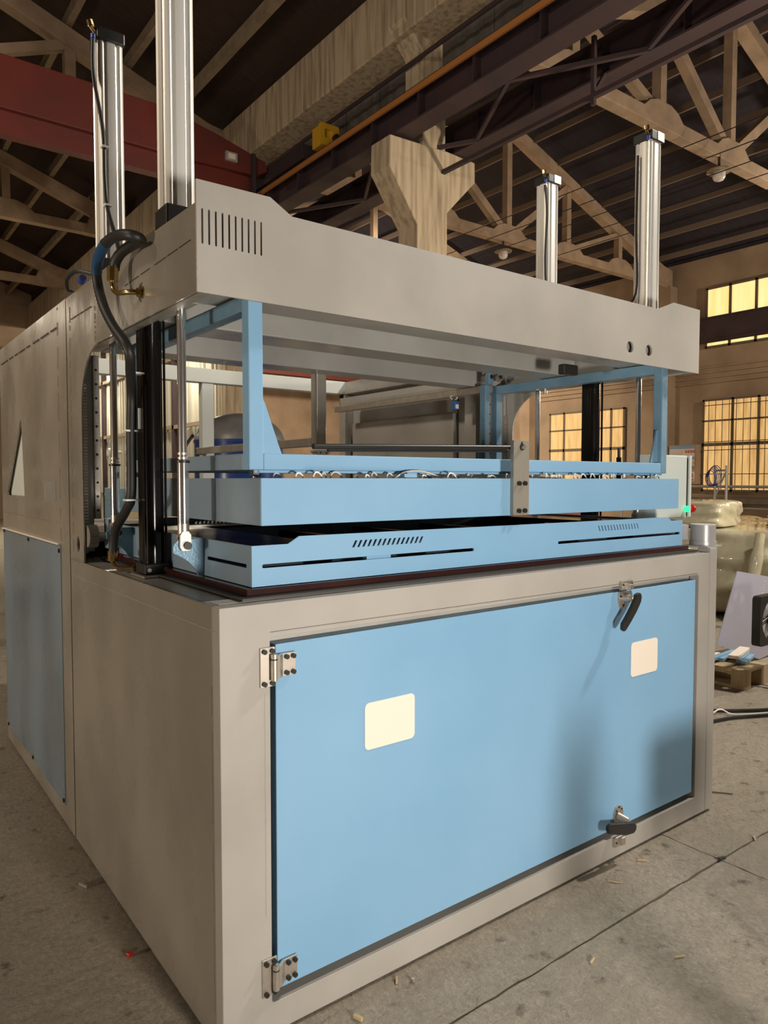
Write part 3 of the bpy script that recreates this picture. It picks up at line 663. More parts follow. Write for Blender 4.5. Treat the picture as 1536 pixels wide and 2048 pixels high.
# latches
def latch(upper):
    if upper:
        l = MB().box(1.715, 1.79, -0.014, -0.0004, 1.105, 1.143).build('latch', STEEL, mach, 0.002); part(l, 'upper steel latch with a long black lever hanging down')
        MB().box(1.735, 1.765, -0.035, -0.014, 1.108, 1.130).build('catch', STEEL, l, 0.003)
        for x in (1.724, 1.782): bolt((x, -0.014, 1.128), (0, -1, 0), 0.004, 0.003, None, l)
        MB().prism([(1.712, 1.10), (1.765, 1.10), (1.768, 1.06), (1.752, 1.035), (1.735, 1.026), (1.720, 1.035), (1.712, 1.06)], 'y', -0.004, 0.0038).build('base_plate', STEEL, l, 0.001)
        for x, z in ((1.722, 1.08), (1.74, 1.043)): bolt((x, -0.004, z), (0, -1, 0), 0.005, 0.002, None, l)
        MB().cyl((1.742, -0.004, 1.075), (1.742, -0.030, 1.075), 0.018, 18).cyl((1.742, -0.03, 1.075), (1.742, -0.045, 1.075), 0.012, 14).build('hub', STEEL, l)
        MB().bar((1.742, -0.040, 1.075), (1.775, -0.048, 1.080), 0.012, 0.014).build('arm', STEEL, l, 0.002)
        prof = [(1.768, 1.097), (1.780, 1.096), (1.786, 1.080), (1.782, 1.060), (1.755, 1.025), (1.715, 0.985), (1.685, 0.958), (1.672, 0.952), (1.662, 0.962), (1.664, 0.985), (1.690, 1.010), (1.722, 1.045), (1.740, 1.070), (1.752, 1.092)]
        MB().prism(prof, 'y', -0.060, -0.042).build('lever', BLACKP, l, 0.005)
    else:
        l = MB().prism([(1.668+0.10*0, 0.165), (1.725, 0.165), (1.728, 0.205), (1.715, 0.228), (1.697, 0.235), (1.680, 0.228), (1.668, 0.205)], 'y', -0.004, 0.0038).build('latch', STEEL, mach, 0.001); part(l, 'lower steel latch with a black lever lying flat')
        l.data.transform(Matrix.Translation((0.035, 0, -0.012)))
        for x, z in ((1.714, 0.203), (1.750, 0.203), (1.732, 0.215), (1.755, 0.175)): bolt((x, -0.004, z), (0, -1, 0), 0.004, 0.002, None, l)
        MB().cyl((1.722, -0.004, 0.182), (1.735, -0.045, 0.170), 0.016, 16).build('hub', STEEL, l)
        prof = [(1.585, 0.196), (1.600, 0.203), (1.640, 0.193), (1.70, 0.178), (1.755, 0.166), (1.772, 0.150), (1.768, 0.132), (1.752, 0.122), (1.70, 0.128), (1.64, 0.148), (1.592, 0.166), (1.585, 0.18)]
        MB().prism(prof, 'y', -0.064, -0.044).build('lever', BLACKP, l, 0.006)
        MB().box(1.695, 1.765, -0.014, -0.0004, 0.058, 0.098).build('catch', STEEL, l, 0.003)
        MB().box(1.72, 1.745, -0.030, -0.014, 0.066, 0.098).build('catch_block', STEEL, l, 0.003)
        for x in (1.703, 1.757): bolt((x, -0.014, 0.078), (0, -1, 0), 0.004, 0.003, None, l)
latch(True); latch(False)

# ---- platen (lower blue frame)
PX0, PX1, PY0, PY1, PZ0 = 0.140, 2.325, 0.092, 1.335, 1.247
zl, zh = 1.363, 1.384
def slashes(x0, x1, n, z0, z1, lean):
    out = []; wd = 0.0042
    for k in range(n):
        a = x0+(x1-x0)*k/(n-1)
        out.append([(a-wd, z0), (a+wd, z0), (a+wd+lean, z1), (a-wd+lean, z1)])
    return out
hl = slashes(0.484, 0.750, 15, 1.3405, 1.3615, 0.012) + slashes(1.712, 1.978, 14, 1.338, 1.361, -0.010)
hl += [rrect(0.172, 0.998, 1.2985, 1.3095, 0.005, 3), rrect(1.450, 2.305, 1.2985, 1.3095, 0.005, 3)]
pf = [(PX0, PZ0), (PX1, PZ0), (PX1, zl), (2.235, zl), (2.20, zh-0.004), (0.293, zh), (0.255, zl), (PX0, zl)]
mb = MB(); mb.plate(pf, hl, 'y', PY0, PY0+0.006); plat = mb.build('platen_front', BLUE, mach); part(plat, 'blue front rail of the lower clamp frame with slanted vents and long slots')
ps = [(PY0+0.0062, PZ0), (PY1, PZ0), (PY1, zl), (0.28, zl), (PY0+0.0062, zl)]
sslot = [rrect(0.125, 0.395, 1.2985, 1.3095, 0.004, 3), rrect(0.82, 0.90, 1.305, 1.312, 0.003, 3)]
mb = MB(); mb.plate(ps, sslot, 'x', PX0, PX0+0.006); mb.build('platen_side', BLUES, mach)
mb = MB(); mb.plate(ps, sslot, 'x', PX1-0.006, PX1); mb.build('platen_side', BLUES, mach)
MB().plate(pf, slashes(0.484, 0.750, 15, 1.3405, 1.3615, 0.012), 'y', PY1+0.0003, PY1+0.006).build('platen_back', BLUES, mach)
MB().box(PX0+0.007, PX1-0.007, PY0+0.05, PY1-0.03, 1.288, 1.296).build('slide_plate', MAROON, mach)
for x in (0.42, 0.80, 1.2, 1.62, 2.0):
    MB().box(x-0.02, x+0.02, PY0+0.05, PY1-0.03, 1.297, 1.325).build('cross_rib', MAROON, mach)
MB().box(PX0+0.10, PX1-0.10, PY0+0.16, PY0+0.19, 1.297, 1.345).build('inner_rail', BLUES, mach)
MB().box(PX0+0.10, PX1-0.10, PY1-0.23, PY1-0.20, 1.297, 1.345).build('inner_rail', BLUES, mach)
mb = MB(); mb.plate([(PX0+0.008, PY0+0.008), (PX1-0.008, PY0+0.008), (PX1-0.008, PY1-0.005), (PX0+0.008, PY1-0.005)], [[(0.42, 0.32), (2.05, 0.32), (2.05, 1.10), (0.42, 1.10)]], 'z', 1.350, 1.354)
mb.build('film_mask', MAROON, mach)
MB().box(0.54, 0.635, PY0+0.0065, PY0+0.03, 1.299, 1.3085).build('slot_tongue', BLUE, mach)
# fins with rods
def fin(x_at, sgn, y):
    p = [(0, 0.116), (0.084, 0.116), (0.100, 0.098), (0.100, 0.075), (0.075, 0.062), (0.050, 0.045), (0.030, 0.022), (0.018, 0.0), (0.0, 0.002)]
    MB().prism([(x_at+sgn*a, 1.247+b_) for a, b_ in p], 'y', y-0.004, y+0.004).build('bracket_fin', BLUED, mach)
def rod(x, y, right=False):
    o = MB().cyl((x, y, 1.375), (x, y, ZB+0.002), 0.0135, 20).build('piston_rod', CHROME, mach)
    MB().cyl((x, y, 1.40), (x, y, 1.600), 0.0172, 20).build('rod_sleeve', CHROME, o)
    MB().cyl((x, y, 1.600), (x, y, 1.608), 0.0215, 20).build('clamp_ring', BLACKP, o)
    MB().cyl((x, y, 1.612), (x, y, 1.618), 0.0165, 20).build('ring', STEEL, o)
    MB().cyl((x, y, 1.625), (x, y, 1.632), 0.0165, 20).build('ring', STEEL, o)
    fk = [(x-0.018, 1.340), (x-0.012, 1.328), (x+0.012, 1.328), (x+0.018, 1.340), (x+0.018, 1.378), (x+0.009, 1.390), (x-0.009, 1.390), (x-0.018, 1.378)]
    MB().prism(fk, 'y', y-0.018, y-0.006).build('fork_plate', STEEL, o, 0.001)
    MB().prism(fk, 'y', y+0.006, y+0.018).build('fork_plate', STEEL, o, 0.001)
    MB().tube([(x, y, 1.372), (x, y, 1.386), (x, y, 1.392), (x, y, 1.412)], [0.017, 0.017, 0.0175, 0.0175], 16).build('clevis_neck', STEEL, o)
    MB().cyl((x+0.003, y-0.030, 1.345), (x+0.003, y+0.026, 1.345), 0.0125, 18).build('clevis_pin', BLACKP, o)
    MB().tube([(x+0.003, y-0.0185, 1.345), (x+0.003, y-0.021, 1.345)], 0.0155, 20).build('washer', STEEL, o)
YR = (0.425, 1.11)
for y in YR:
    rod(0.075, y); fin(PX0, -1, y+0.0)
YR2 = (0.375, 1.02)
for y in YR2:
    rod(2.39, y); fin(PX1, 1, y)

# ---- white-blue mould box with wires
BX0, BX1, BY0, BY1, BZ0, BZ1 = 0.172, 2.292, 0.094, 1.25, 1.418, 1.553
for nm, a in (('box_front', (BX0, BX1, BY0, BY0+0.006)), ('box_back', (BX0, BX1, BY1-0.006, BY1)), ('box_end', (BX0, BX0+0.006, BY0+0.0062, BY1-0.0062)), ('box_end', (BX1-0.006, BX1, BY0+0.0062, BY1-0.0062))):
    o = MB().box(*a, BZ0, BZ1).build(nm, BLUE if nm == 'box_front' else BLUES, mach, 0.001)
    if nm == 'box_front': part(o, 'plain light blue front of the heater box, white wire loops peeping over it')
MB().box(BX0+0.0065, BX1-0.0065, BY0+0.0065, BY1-0.0065, 1.440, 1.448).build('box_floor', DARK, mach)
MB().box(0.18, 2.285, 0.52, 0.54, 1.45, 1.545).build('box_rib', BLUES, mach); MB().box(0.18, 2.285, 0.85, 0.87, 1.45, 1.545).build('box_rib', BLUES, mach)
rnd = random.Random(11)
x = 0.24
while x < 2.24:
    wdt = 0.025+rnd.random()*0.045; hgt = 0.008+rnd.random()*0.012; y = 0.115+rnd.random()*0.05
    pts = [(x, y, 1.535), (x+wdt*0.25, y+0.005, 1.551+hgt*0.8), (x+wdt*0.5, y+0.01, 1.553+hgt), (x+wdt*0.8, y+0.012, 1.551+hgt*0.6), (x+wdt, y+0.01, 1.53)]
    MB().tube(smooth_path(pts, 3), 0.0028, 6).build('wire_loop', WHITEW, mach)
    x += wdt*(0.75+rnd.random()*0.9)
    if 0.70 < x < 0.74: x += 0.05
for k in range(14):
    y = 0.30+0.02*k+rnd.random()*0.02; z = 1.552+rnd.random()*0.016
    MB().tube(smooth_path([(1.15, y, z), (1.35, y+0.03, z+0.006), (1.55, y-0.01, z), (1.72+rnd.random()*0.1, y+0.02, z-0.01)], 3), 0.0022, 5).build('wire', WHITEW, mach)
MB().tube(smooth_path([(0.66, 0.13, 1.54), (0.72, 0.14, 1.572), (0.80, 0.15, 1.578), (0.88, 0.16, 1.563), (0.95, 0.17, 1.545)], 4), 0.0028, 6).build('wire_loop', WHITEW, mach)
MB().prism([(0.70, 0.11), (0.745, 0.10), (0.76, 0.16), (0.71, 0.17)], 'z', 1.556, 1.568).build('terminal_lid', BLUE, mach)
for (x, y) in ((0.20, 0.185), (2.18, 0.185), (0.20, 1.2), (2.18, 1.2), (1.70, 1.15)):
    MB().cyl((x, y, 1.46), (x, y, 1.576), 0.009, 12).build('hanger_stud', STEEL, mach)
    MB().cyl((x, y, 1.558), (x, y, 1.576), 0.017, 6).build('hanger_nut', BLACKP, mach, smooth=False)
MB().cyl((2.20, 0.35, 1.50), (2.20, 0.35, 1.655), 0.012, 12).cyl((2.20, 0.35, 1.655), (2.20, 0.35, 1.70), 0.007, 10).build('adjuster_stud', BLACKP, mach)
# ---- open blue upper frame
FX0, FX1, FY0, FY1 = 0.170, 2.296, 0.160, 1.25
T = 0.045; zb0, zb1, zt0, zt1 = 1.577, 1.625, 2.036, 2.084
def fr(nm, *a, m_=BLUE, lab=None):
    o = MB().box(*a).build(nm, m_, mach, 0.003)
    if lab: part(o, lab)
    return o
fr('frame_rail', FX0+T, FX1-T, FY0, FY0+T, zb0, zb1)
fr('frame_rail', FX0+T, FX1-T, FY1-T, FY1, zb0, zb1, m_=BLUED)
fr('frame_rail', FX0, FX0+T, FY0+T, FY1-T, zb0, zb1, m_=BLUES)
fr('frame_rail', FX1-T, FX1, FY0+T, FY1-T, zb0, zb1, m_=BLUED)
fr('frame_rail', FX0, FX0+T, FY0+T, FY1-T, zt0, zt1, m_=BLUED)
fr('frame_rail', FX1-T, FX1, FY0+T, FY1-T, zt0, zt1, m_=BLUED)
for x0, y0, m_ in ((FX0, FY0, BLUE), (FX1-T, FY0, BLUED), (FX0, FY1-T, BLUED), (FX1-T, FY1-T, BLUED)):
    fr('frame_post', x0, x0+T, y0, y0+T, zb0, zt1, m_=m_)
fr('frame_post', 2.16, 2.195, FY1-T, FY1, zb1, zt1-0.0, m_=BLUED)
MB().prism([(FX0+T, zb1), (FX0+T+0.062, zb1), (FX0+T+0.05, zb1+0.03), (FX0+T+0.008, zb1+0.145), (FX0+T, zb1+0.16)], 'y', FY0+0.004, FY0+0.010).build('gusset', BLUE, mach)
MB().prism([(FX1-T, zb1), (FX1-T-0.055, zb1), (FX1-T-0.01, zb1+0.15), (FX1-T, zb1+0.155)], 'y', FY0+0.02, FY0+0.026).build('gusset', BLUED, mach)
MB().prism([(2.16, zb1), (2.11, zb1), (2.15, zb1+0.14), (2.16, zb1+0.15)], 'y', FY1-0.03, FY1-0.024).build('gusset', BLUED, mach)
MB().box(FX0+0.02, FX1-0.02, FY0+0.01, FY0+0.035, 1.5685, 1.5765).build('frame_lip', BLUE, mach)
# ---- bracket plate with roller rod
bp = MB().plate(rrect(1.181, 1.264, 1.419, 1.691, 0.004, 3), [rrect(1.218, 1.230, 1.655, 1.688, 0.0055, 4)], 'y', 0.078, 0.0932).build('roller_bracket', BARE, mach)
part(bp, 'upright grey steel plate bolted across the blue box')
for x in (1.207, 1.238):
    for z in (1.435, 1.535): bolt((x, 0.078, z), (0, -1, 0), 0.0085, 0.010, None, bp)
bolt((1.224, 0.078, 1.667), (0, -1, 0), 0.012, 0.004, BLACKP, bp, 'washer'); bolt((1.224, 0.074, 1.667), (0, -1, 0), 0.0075, 0.010, STEEL, bp)
MB().cyl((0.36, 0.122, 1.648), (1.195, 0.112, 1.667), 0.0085, 14).cyl((0.42, 0.135, 1.640), (1.195, 0.125, 1.655), 0.006, 10).build('roller_rod', BLACKP, mach)

# ---- black hydraulic columns
def hydraulic(x, y, base=True):
    o = MB().box(x-0.034, x+0.034, y-0.040, y+0.030, 1.262, ZB).build('hydraulic_column', BLACKG, mach, 0.006)
    part(o, 'black hydraulic cylinder')
    mb = MB(); mb.tube([(x, y-0.018, 1.262), (x, y-0.018, ZB)], 0.036, 20); mb.build('barrel', BLACKG, o)
    for dx in (-0.036, 0.036):
        MB().box(x+dx-0.003, x+dx+0.003, y-0.052, y-0.044, 1.262, ZB).build('edge_rib', BLACKG, o)
    MB().box(x-0.042, x+0.042, y-0.060, y+0.040, 1.226, 1.262).build('foot_block', BLACKP, o, 0.004)
    for dx in (-0.028, 0.028): bolt((x+dx, y-0.060, 1.240), (0, -1, 0), 0.007, 0.004, STEEL, o)
    MB().box(x-0.055, x+0.075, y-0.085, y+0.055, H+0.001, H+0.009).build('foot_plate', STEEL, o, 0.002)
    if x < 1: MB().box(x-0.046, x-0.034, y-0.03, y-0.02, 1.72, 1.79).build('sensor', PALE, o)
hydraulic(0.088, 0.755); hydraulic(2.392, 0.665)

# ---- pneumatic cylinders on top
def cylinder(x, y, lab):
    zb_, zt_ = 2.375, 3.165
    o = MB().box(x-0.050, x+0.050, y-0.050, y+0.050, 2.300, zb_).build('cylinder_foot', BLACKP, mach, 0.006)
    t = thing_part = MB()
    # barrel: rounded square extrusion with T-slots
    def prof(R=0.050):
        pts = []
        for q in range(4):
            a0 = q*PI/2
            for (rr, aa) in ((0.0445, -0.52), (0.0445, -0.36), (0.0478, -0.30), (0.0465, -0.15), (0.046, 0.0), (0.0465, 0.15), (0.0478, 0.30), (0.0445, 0.36), (0.0445, 0.52)):
                pts.append((x+rr*math.cos(a0+aa), y+rr*math.sin(a0+aa)))
            for (rr, aa) in ((0.055, 0.60), (0.0575, 0.70), (0.0575, 0.87), (0.055, 0.97)):
                pts.append((x+rr*math.cos(a0+aa), y+rr*math.sin(a0+aa)))
        return pts
    b_ = MB().prism(prof(), 'z', zb_, zt_).build('cylinder_barrel', ALU, mach, smooth=True); part(b_, lab)
    b_.data.set_sharp_from_angle(angle=0.35)
    c = MB().box(x-0.050, x+0.050, y-0.052, y+0.052, zt_, zt_+0.045).build('end_cap', BLACKP, b_, 0.005)
    if x > 1: MB().box(x-0.004, x+0.050, y-0.0545, y-0.0522, zt_+0.004, zt_+0.045).build('cap_highlight', STEEL, b_)  # bright steel stands in for the lit front face of the black cap
    MB().cyl((x-0.052, y-0.03, zt_+0.03), (x-0.068, y-0.036, zt_+0.042), 0.009, 10).cyl((x-0.068, y-0.036, zt_+0.042), (x-0.074, y-0.038, zt_+0.058), 0.012, 8).build('fitting', BRASS, b_)
    MB().cyl((x-0.062, y-0.04, zt_+0.01), (x-0.062, y-0.04, zt_-0.004), 0.009, 12).build('hose_collar', BLUEP, b_)
    return b_
cl_ = cylinder(0.075, 1.118, 'rear left silver pneumatic cylinder with a black hose')
cf_ = cylinder(0.075, 0.452, 'front left silver pneumatic cylinder, the nearest one')
cr1 = cylinder(2.395, 0.972, 'rear right silver pneumatic cylinder, the shorter looking one')
cr2 = cylinder(2.395, 0.348, 'front right silver pneumatic cylinder at the right end of the fascia')
for x in (0.075, 2.395):
    ys_ = (1.118, 0.452) if x < 1 else (0.972, 0.348)
    for y in ys_: MB().box(x-0.055, x+0.055, y-0.055, y+0.055, ZT-0.008, 2.2995).build('mount_plate', BARE, mach)
MB().tube(smooth_path([(0.013, 1.078, 3.16), (0.012, 1.075, 3.02), (0.02, 1.00, 2.80), (0.015, 0.97, 2.62), (0.012, 0.93, 2.50), (0.0, 0.80, 2.36), (-0.01, 0.74, 2.30)]), 0.0075, 8).build('air_hose', RUBBER, mach)
MB().tube(smooth_path([(2.345, 0.945, 3.15), (2.335, 0.92, 3.0), (2.335, 0.93, 2.75), (2.35, 0.93, 2.5), (2.35, 0.93, 2.31)]), 0.0065, 8).build('air_hose', RUBBER, mach)
MB().tube(smooth_path([(2.33, 0.36, 3.1), (2.325, 0.36, 2.75), (2.33, 0.36, 2.45), (2.25, 0.40, 2.36), (2.20, 0.44, 2.31)]), 0.0055, 8).build('air_hose', RUBBER, mach)
for p in ((0.02, 0.985, 2.74), (0.014, 0.94, 2.52)):
    MB().box(p[0]-0.012, p[0]+0.012, p[1]-0.012, p[1]+0.012, p[2]-0.003, p[2]+0.003).build('cable_tie', WHITEW, mach)
MB().tube(smooth_path([(0.03, 1.20, 2.34), (-0.01, 1.27, 2.36), (-0.02, 1.37, 2.35), (-0.005, 1.42, 2.32), (0.02, 1.40, 2.30)]), 0.008, 8).build('hose_bend', RUBBER, mach)
MB().cyl((0.0, 1.22, 2.325), (0.0, 1.25, 2.318), 0.014, 12).build('hose_collar', BLUEP, mach)

# ---- big hydraulic hose on the left
hp = [(-0.050, 0.668, 2.222), (-0.048, 0.655, 2.248), (-0.040, 0.615, 2.268), (-0.028, 0.55, 2.276), (-0.024, 0.49, 2.272), (-0.038, 0.455, 2.268), (-0.062, 0.46, 2.274), (-0.075, 0.52, 2.288), (-0.078, 0.62, 2.298), (-0.075, 0.72, 2.288), (-0.07, 0.79, 2.255), (-0.06, 0.812, 2.20), (-0.05, 0.785, 2.125), (-0.04, 0.715, 2.05), (-0.02, 0.63, 1.965), (0.005, 0.69, 1.90), (0.03, 0.762, 1.83), (0.03, 0.772, 1.70), (0.03, 0.780, 1.50), (0.03, 0.83, 1.445), (0.03, 0.94, 1.38), (0.03, 0.985, 1.33), (0.03, 0.998, 1.272)]
hs = MB().tube(smooth_path(hp, 6), 0.0165, 12).build('hydraulic_hose', RUBBER, mach); part(hs, 'thick black hydraulic hose')
sp_ = smooth_path(hp, 6)
MB().tube(sp_[50:63], 0.0180, 12).build('blue_sleeve', BLUEL, hs)
mb = MB(); rnd2 = random.Random(4)
for i in list(range(63, 86)) + list(range(100, 124)):                     # white stencilled printing down the hose
    p = Vector(sp_[i]); q = Vector(sp_[i+1]); d = (q-p)
    off = Vector((-0.012, -0.0, 0)) + Vector((0, 0.0125, 0))
    mb.bar(p+off+d*0.1, p+off+d*(0.35+0.4*rnd2.random()), 0.0035, 0.0035)
mb.build('hose_print', WHITEW, hs)['kind'] = 'stuff'
def fitting(p, q, path, nm='hose_fitting'):
    o = MB().cyl(p, q, 0.0185, 8).build(nm, BRASS, mach, smooth=False)
    MB().tube(smooth_path(path, 5), 0.0085, 10).build('elbow', BRASS, o)
    e = Vector(path[-1]); d = (e-Vector(path[-2])).normalized()
    MB().cyl(e-d*0.022, e-d*0.004, 0.014, 6).build('nut', BRASS, o, smooth=False)
fitting((-0.055, 0.665, 2.228), (-0.055, 0.668, 2.185), [(-0.055, 0.668, 2.188), (-0.055, 0.662, 2.160), (-0.050, 0.635, 2.143), (-0.03, 0.585, 2.138), (0.008, 0.56, 2.137)])
MB().tube([(0.001, 0.56, 2.137), (0.012, 0.56, 2.137)], 0.020, 18).build('port_plug', BRASS, mach)
MB().box(0.0075, 0.012, 0.51, 0.61, 2.09, 2.19).build('port_back', DARK, mach)
fitting((0.03, 0.998, 1.285), (0.03, 1.0, 1.248), [(0.03, 1.0, 1.250), (0.03, 0.99, 1.236), (0.035, 0.93, 1.228), (0.045, 0.86, 1.232), (0.058, 0.815, 1.236)])
for z, y in ((1.905, 0.72), (1.715, 0.775), (1.478, 0.785)):
    MB().box(0.008, 0.055, y-0.018, y+0.018, z-0.003, z+0.003).build('cable_tie', WHITEW, mach)
# ---- rack, pinion, linear rails, carriage (left and right back corners)
def guide(x0, sgn):
    a = lambda v: x0+sgn*v
    X = lambda p, q: (min(a(p), a(q)), max(a(p), a(q)))
    MB().box(*X(0.012, 0.030), 1.325, 1.385, 1.25, 2.05).build('rack_bar', GREY, mach)
    o = MB().box(*X(0.014, 0.030), 1.3145, 1.3205, 1.36, 1.368).build('rack_tooth', STEEL, mach); base = o
    for k in range(1, 46):
        q = o.copy(); C.objects.link(q); q.location = (0, 0, 0.0125*k)
    MB().box(*X(0.031, 0.075), 1.40, 1.455, 1.25, 2.06).build('rail_post', GREYIN, mach)
    MB().box(*X(0.075, 0.100), 1.385, 1.415, 1.385, 2.06).build('linear_rail', STEEL, mach, 0.002)
    for k in range(11): bolt((a(0.087), 1.385, 1.42+0.058*k), (0, -1, 0), 0.0055, 0.001, BLACKP, mach, 'rail_hole')
guide(0.0, 1); guide(W, -1)
cp = MB().box(0.085, 0.139, 1.245, 1.30, 1.27, 1.39).build('carriage_plate', BLUES, mach, 0.004); part(cp, 'dark blue carriage plate')
bolt((0.10, 1.245, 1.36), (0, -1, 0), 0.006, 0.002, None, cp)
gear = []
for k in range(36):
    a = 2*PI*k/36
    for rr, da in ((0.040, -0.05), (0.040, 0.02), (0.0455, 0.045), (0.0455, 0.10)): gear.append((1.275+rr*math.cos(a+da), 1.322+rr*math.sin(a+da)))
MB().prism(gear, 'x', 0.012, 0.048).build('pinion', BARE, mach, smooth=False)
MB().cyl((0.048, 1.275, 1.322), (W-0.05, 1.275, 1.322), 0.014, 14).build('pinion_shaft', STEEL, mach)
MB().prism([(y_+0.0, z_) for y_, z_ in gear], 'x', W-0.048, W-0.012).build('pinion', BARE, mach, smooth=False)
MB().cyl((0.045, 1.05, 1.262), (0.06, 1.00, 1.262), 0.011, 12).build('red_plug', REDB, mach)
# small details under the gantry on the right
MB().cyl((2.18, 1.22, 2.135), (2.18, 1.12, 2.135), 0.026, 20).cyl((2.18, 1.12, 2.135), (2.18, 1.10, 2.135), 0.012, 10).build('roller', STEEL, mach) if False else None
o = MB().cyl((2.225, 1.17, 2.125), (2.225, 1.155, 2.125), 0.024, 20).build('roller', STEEL, mach); MB().cyl((2.225, 1.154, 2.125), (2.225, 1.145, 2.125), 0.010, 10).build('roller_pin', BLACKP, o)
o = MB().box(2.155, 2.19, 1.17, 1.205, 2.084, 2.15).build('roller_bracket', BLUED, mach, 0.004); bolt((2.172, 1.17, 2.125), (0, -1, 0), 0.012, 0.004, None, o)
MB().cyl((2.335, 0.92, ZB), (2.335, 0.92, 2.02), 0.012, 14).build('guide_pin', STEEL, mach)
MB().box(1.93, 2.03, 0.46, 0.50, 2.04, 2.087).build('cylinder_mount', BLACKP, mach, 0.006)
o = MB().box(2.20, 2.235, 1.50, 1.53, 1.97, 2.02).build('limit_switch', mat('switch_blue', (0.02, 0.12, 0.35), 0.4), mach, 0.004); MB().box(2.205, 2.225, 1.495, 1.50, 1.975, 2.0).build('label', CREAM, o)
MB().tube(smooth_path([(2.19, 1.515, 2.03), (2.17, 1.51, 2.045), (2.20, 1.51, 2.05), (2.23, 1.51, 2.04), (2.21, 1.51, 2.03)], 4), 0.003, 6).build('cable_tie', WHITEW, mach)
# ---- swivel post, arm and control box
sw = MB().tube([(2.474, 0.075, 1.238), (2.474, 0.075, 1.337)], 0.056, 32).build('swivel_hub', SILVER, mach); part(sw, 'round silver swivel hub of the control box arm')
MB().tube([(2.474, 0.075, 1.2365), (2.474, 0.075, 1.262)], 0.0605, 32).build('hub_collar', SILVER, sw)
MB().tube([(2.474, 0.075, 1.337), (2.474, 0.075, 1.340)], 0.055, 32).build('hub_cap', PALE, sw)
MB().box(2.402, 2.53, 0.012, 0.135, 1.2362, 1.242).build('hub_base', GREYIN, sw)
MB().bar((2.40, 0.13, 1.300), (2.50, 0.36, 1.300), 0.06, 0.075).build('arm', SILVER, sw, 0.006)
MB().box(2.50, 2.56, 0.33, 0.39, 1.30, 1.352).build('arm_end', SILVER, sw, 0.005)
cb = MB().box(2.44, 2.712, 0.300, 0.40, 1.352, 1.672).build('control_box', mat('box_pale_green', (0.55, 0.60, 0.56), 0.4), mach, 0.006); part(cb, 'pale grey-green control box on a swivel arm')
MB().box(2.7125, 2.730, 0.306, 0.394, 1.36, 1.660).build('screen', BLACKG, cb)
MB().box(2.7305, 2.752, 0.297, 0.403, 1.356, 1.672).build('bezel', PALE, cb, 0.004)
MB().cyl((2.700, 0.2995, 1.398), (2.700, 0.283, 1.398), 0.016, 16).build('green_button', GREENL, cb)
MB().cyl((2.753, 0.320, 1.398), (2.785, 0.320, 1.398), 0.014, 12).cyl((2.785, 0.32, 1.398), (2.803, 0.32, 1.398), 0.022, 16).build('stop_button', REDB, cb)

# ================================================================== THINGS AROUND
# tank behind the machine
t = thing('air_tank', 'blue upright air receiver tank with dusty domed top behind the machine', 'tank', (2.58, 5.2, 0))
mb = MB(); mb.tube([(2.58, 5.2, 0.25), (2.58, 5.2, 0.32), (2.58, 5.2, 1.93)], [0.40, 0.46, 0.46], 40); mb.build('shell', TANKB, t)
mb = MB(); mb.tube([(2.58, 5.2, 1.93+0.30*math.sin(a)) for a in [k*PI/2/10 for k in range(11)]], [0.461*math.cos(a)+0.004 for a in [k*PI/2/10 for k in range(11)]], 40); mb.build('dome', TANKG, t)
mb = MB(); mb.tube([(2.58, 5.2, 1.915), (2.58, 5.2, 1.945)], 0.468, 40); mb.build('seam_band', TANKB, t)
for a in (0.5, 2.6, 4.7): MB().cyl((2.58+0.33*math.cos(a), 5.2+0.33*math.sin(a), 0), (2.58+0.33*math.cos(a), 5.2+0.33*math.sin(a), 0.3), 0.035, 10).build('leg', TANKB, t)
# two upright items seen low behind the right side
t = thing('vacuum_filter', 'cylindrical pump filter behind the right hydraulic column', 'filter', (5.5, 4.4, 0))
MB().tube([(5.5, 4.4, 0.5), (5.5, 4.4, 1.55), (5.5, 4.4, 1.62)], [0.11, 0.11, 0.09], 20).build('body', PALE, t)
MB().box(5.36, 5.64, 4.36, 4.44, 1.62, 1.68).build('bracket', SILVER, t); MB().box(5.3, 5.7, 4.2, 4.6, 0, 0.5).build('base', REDP, t, 0.03)
t = thing('red_compressor', 'dark red motor housing low behind the platen on the right', 'compressor', (4.6, 2.9, 0))
MB().cyl((4.2, 2.9, 1.05), (5.1, 2.9, 1.05), 0.24, 28).build('motor', REDP, t); MB().box(4.25, 5.05, 2.7, 3.1, 0.0, 0.82).build('base', BARE, t, 0.01)
MB().box(4.5, 4.8, 2.8, 3.0, 1.27, 1.40).build('terminal_box', REDP, t, 0.01)
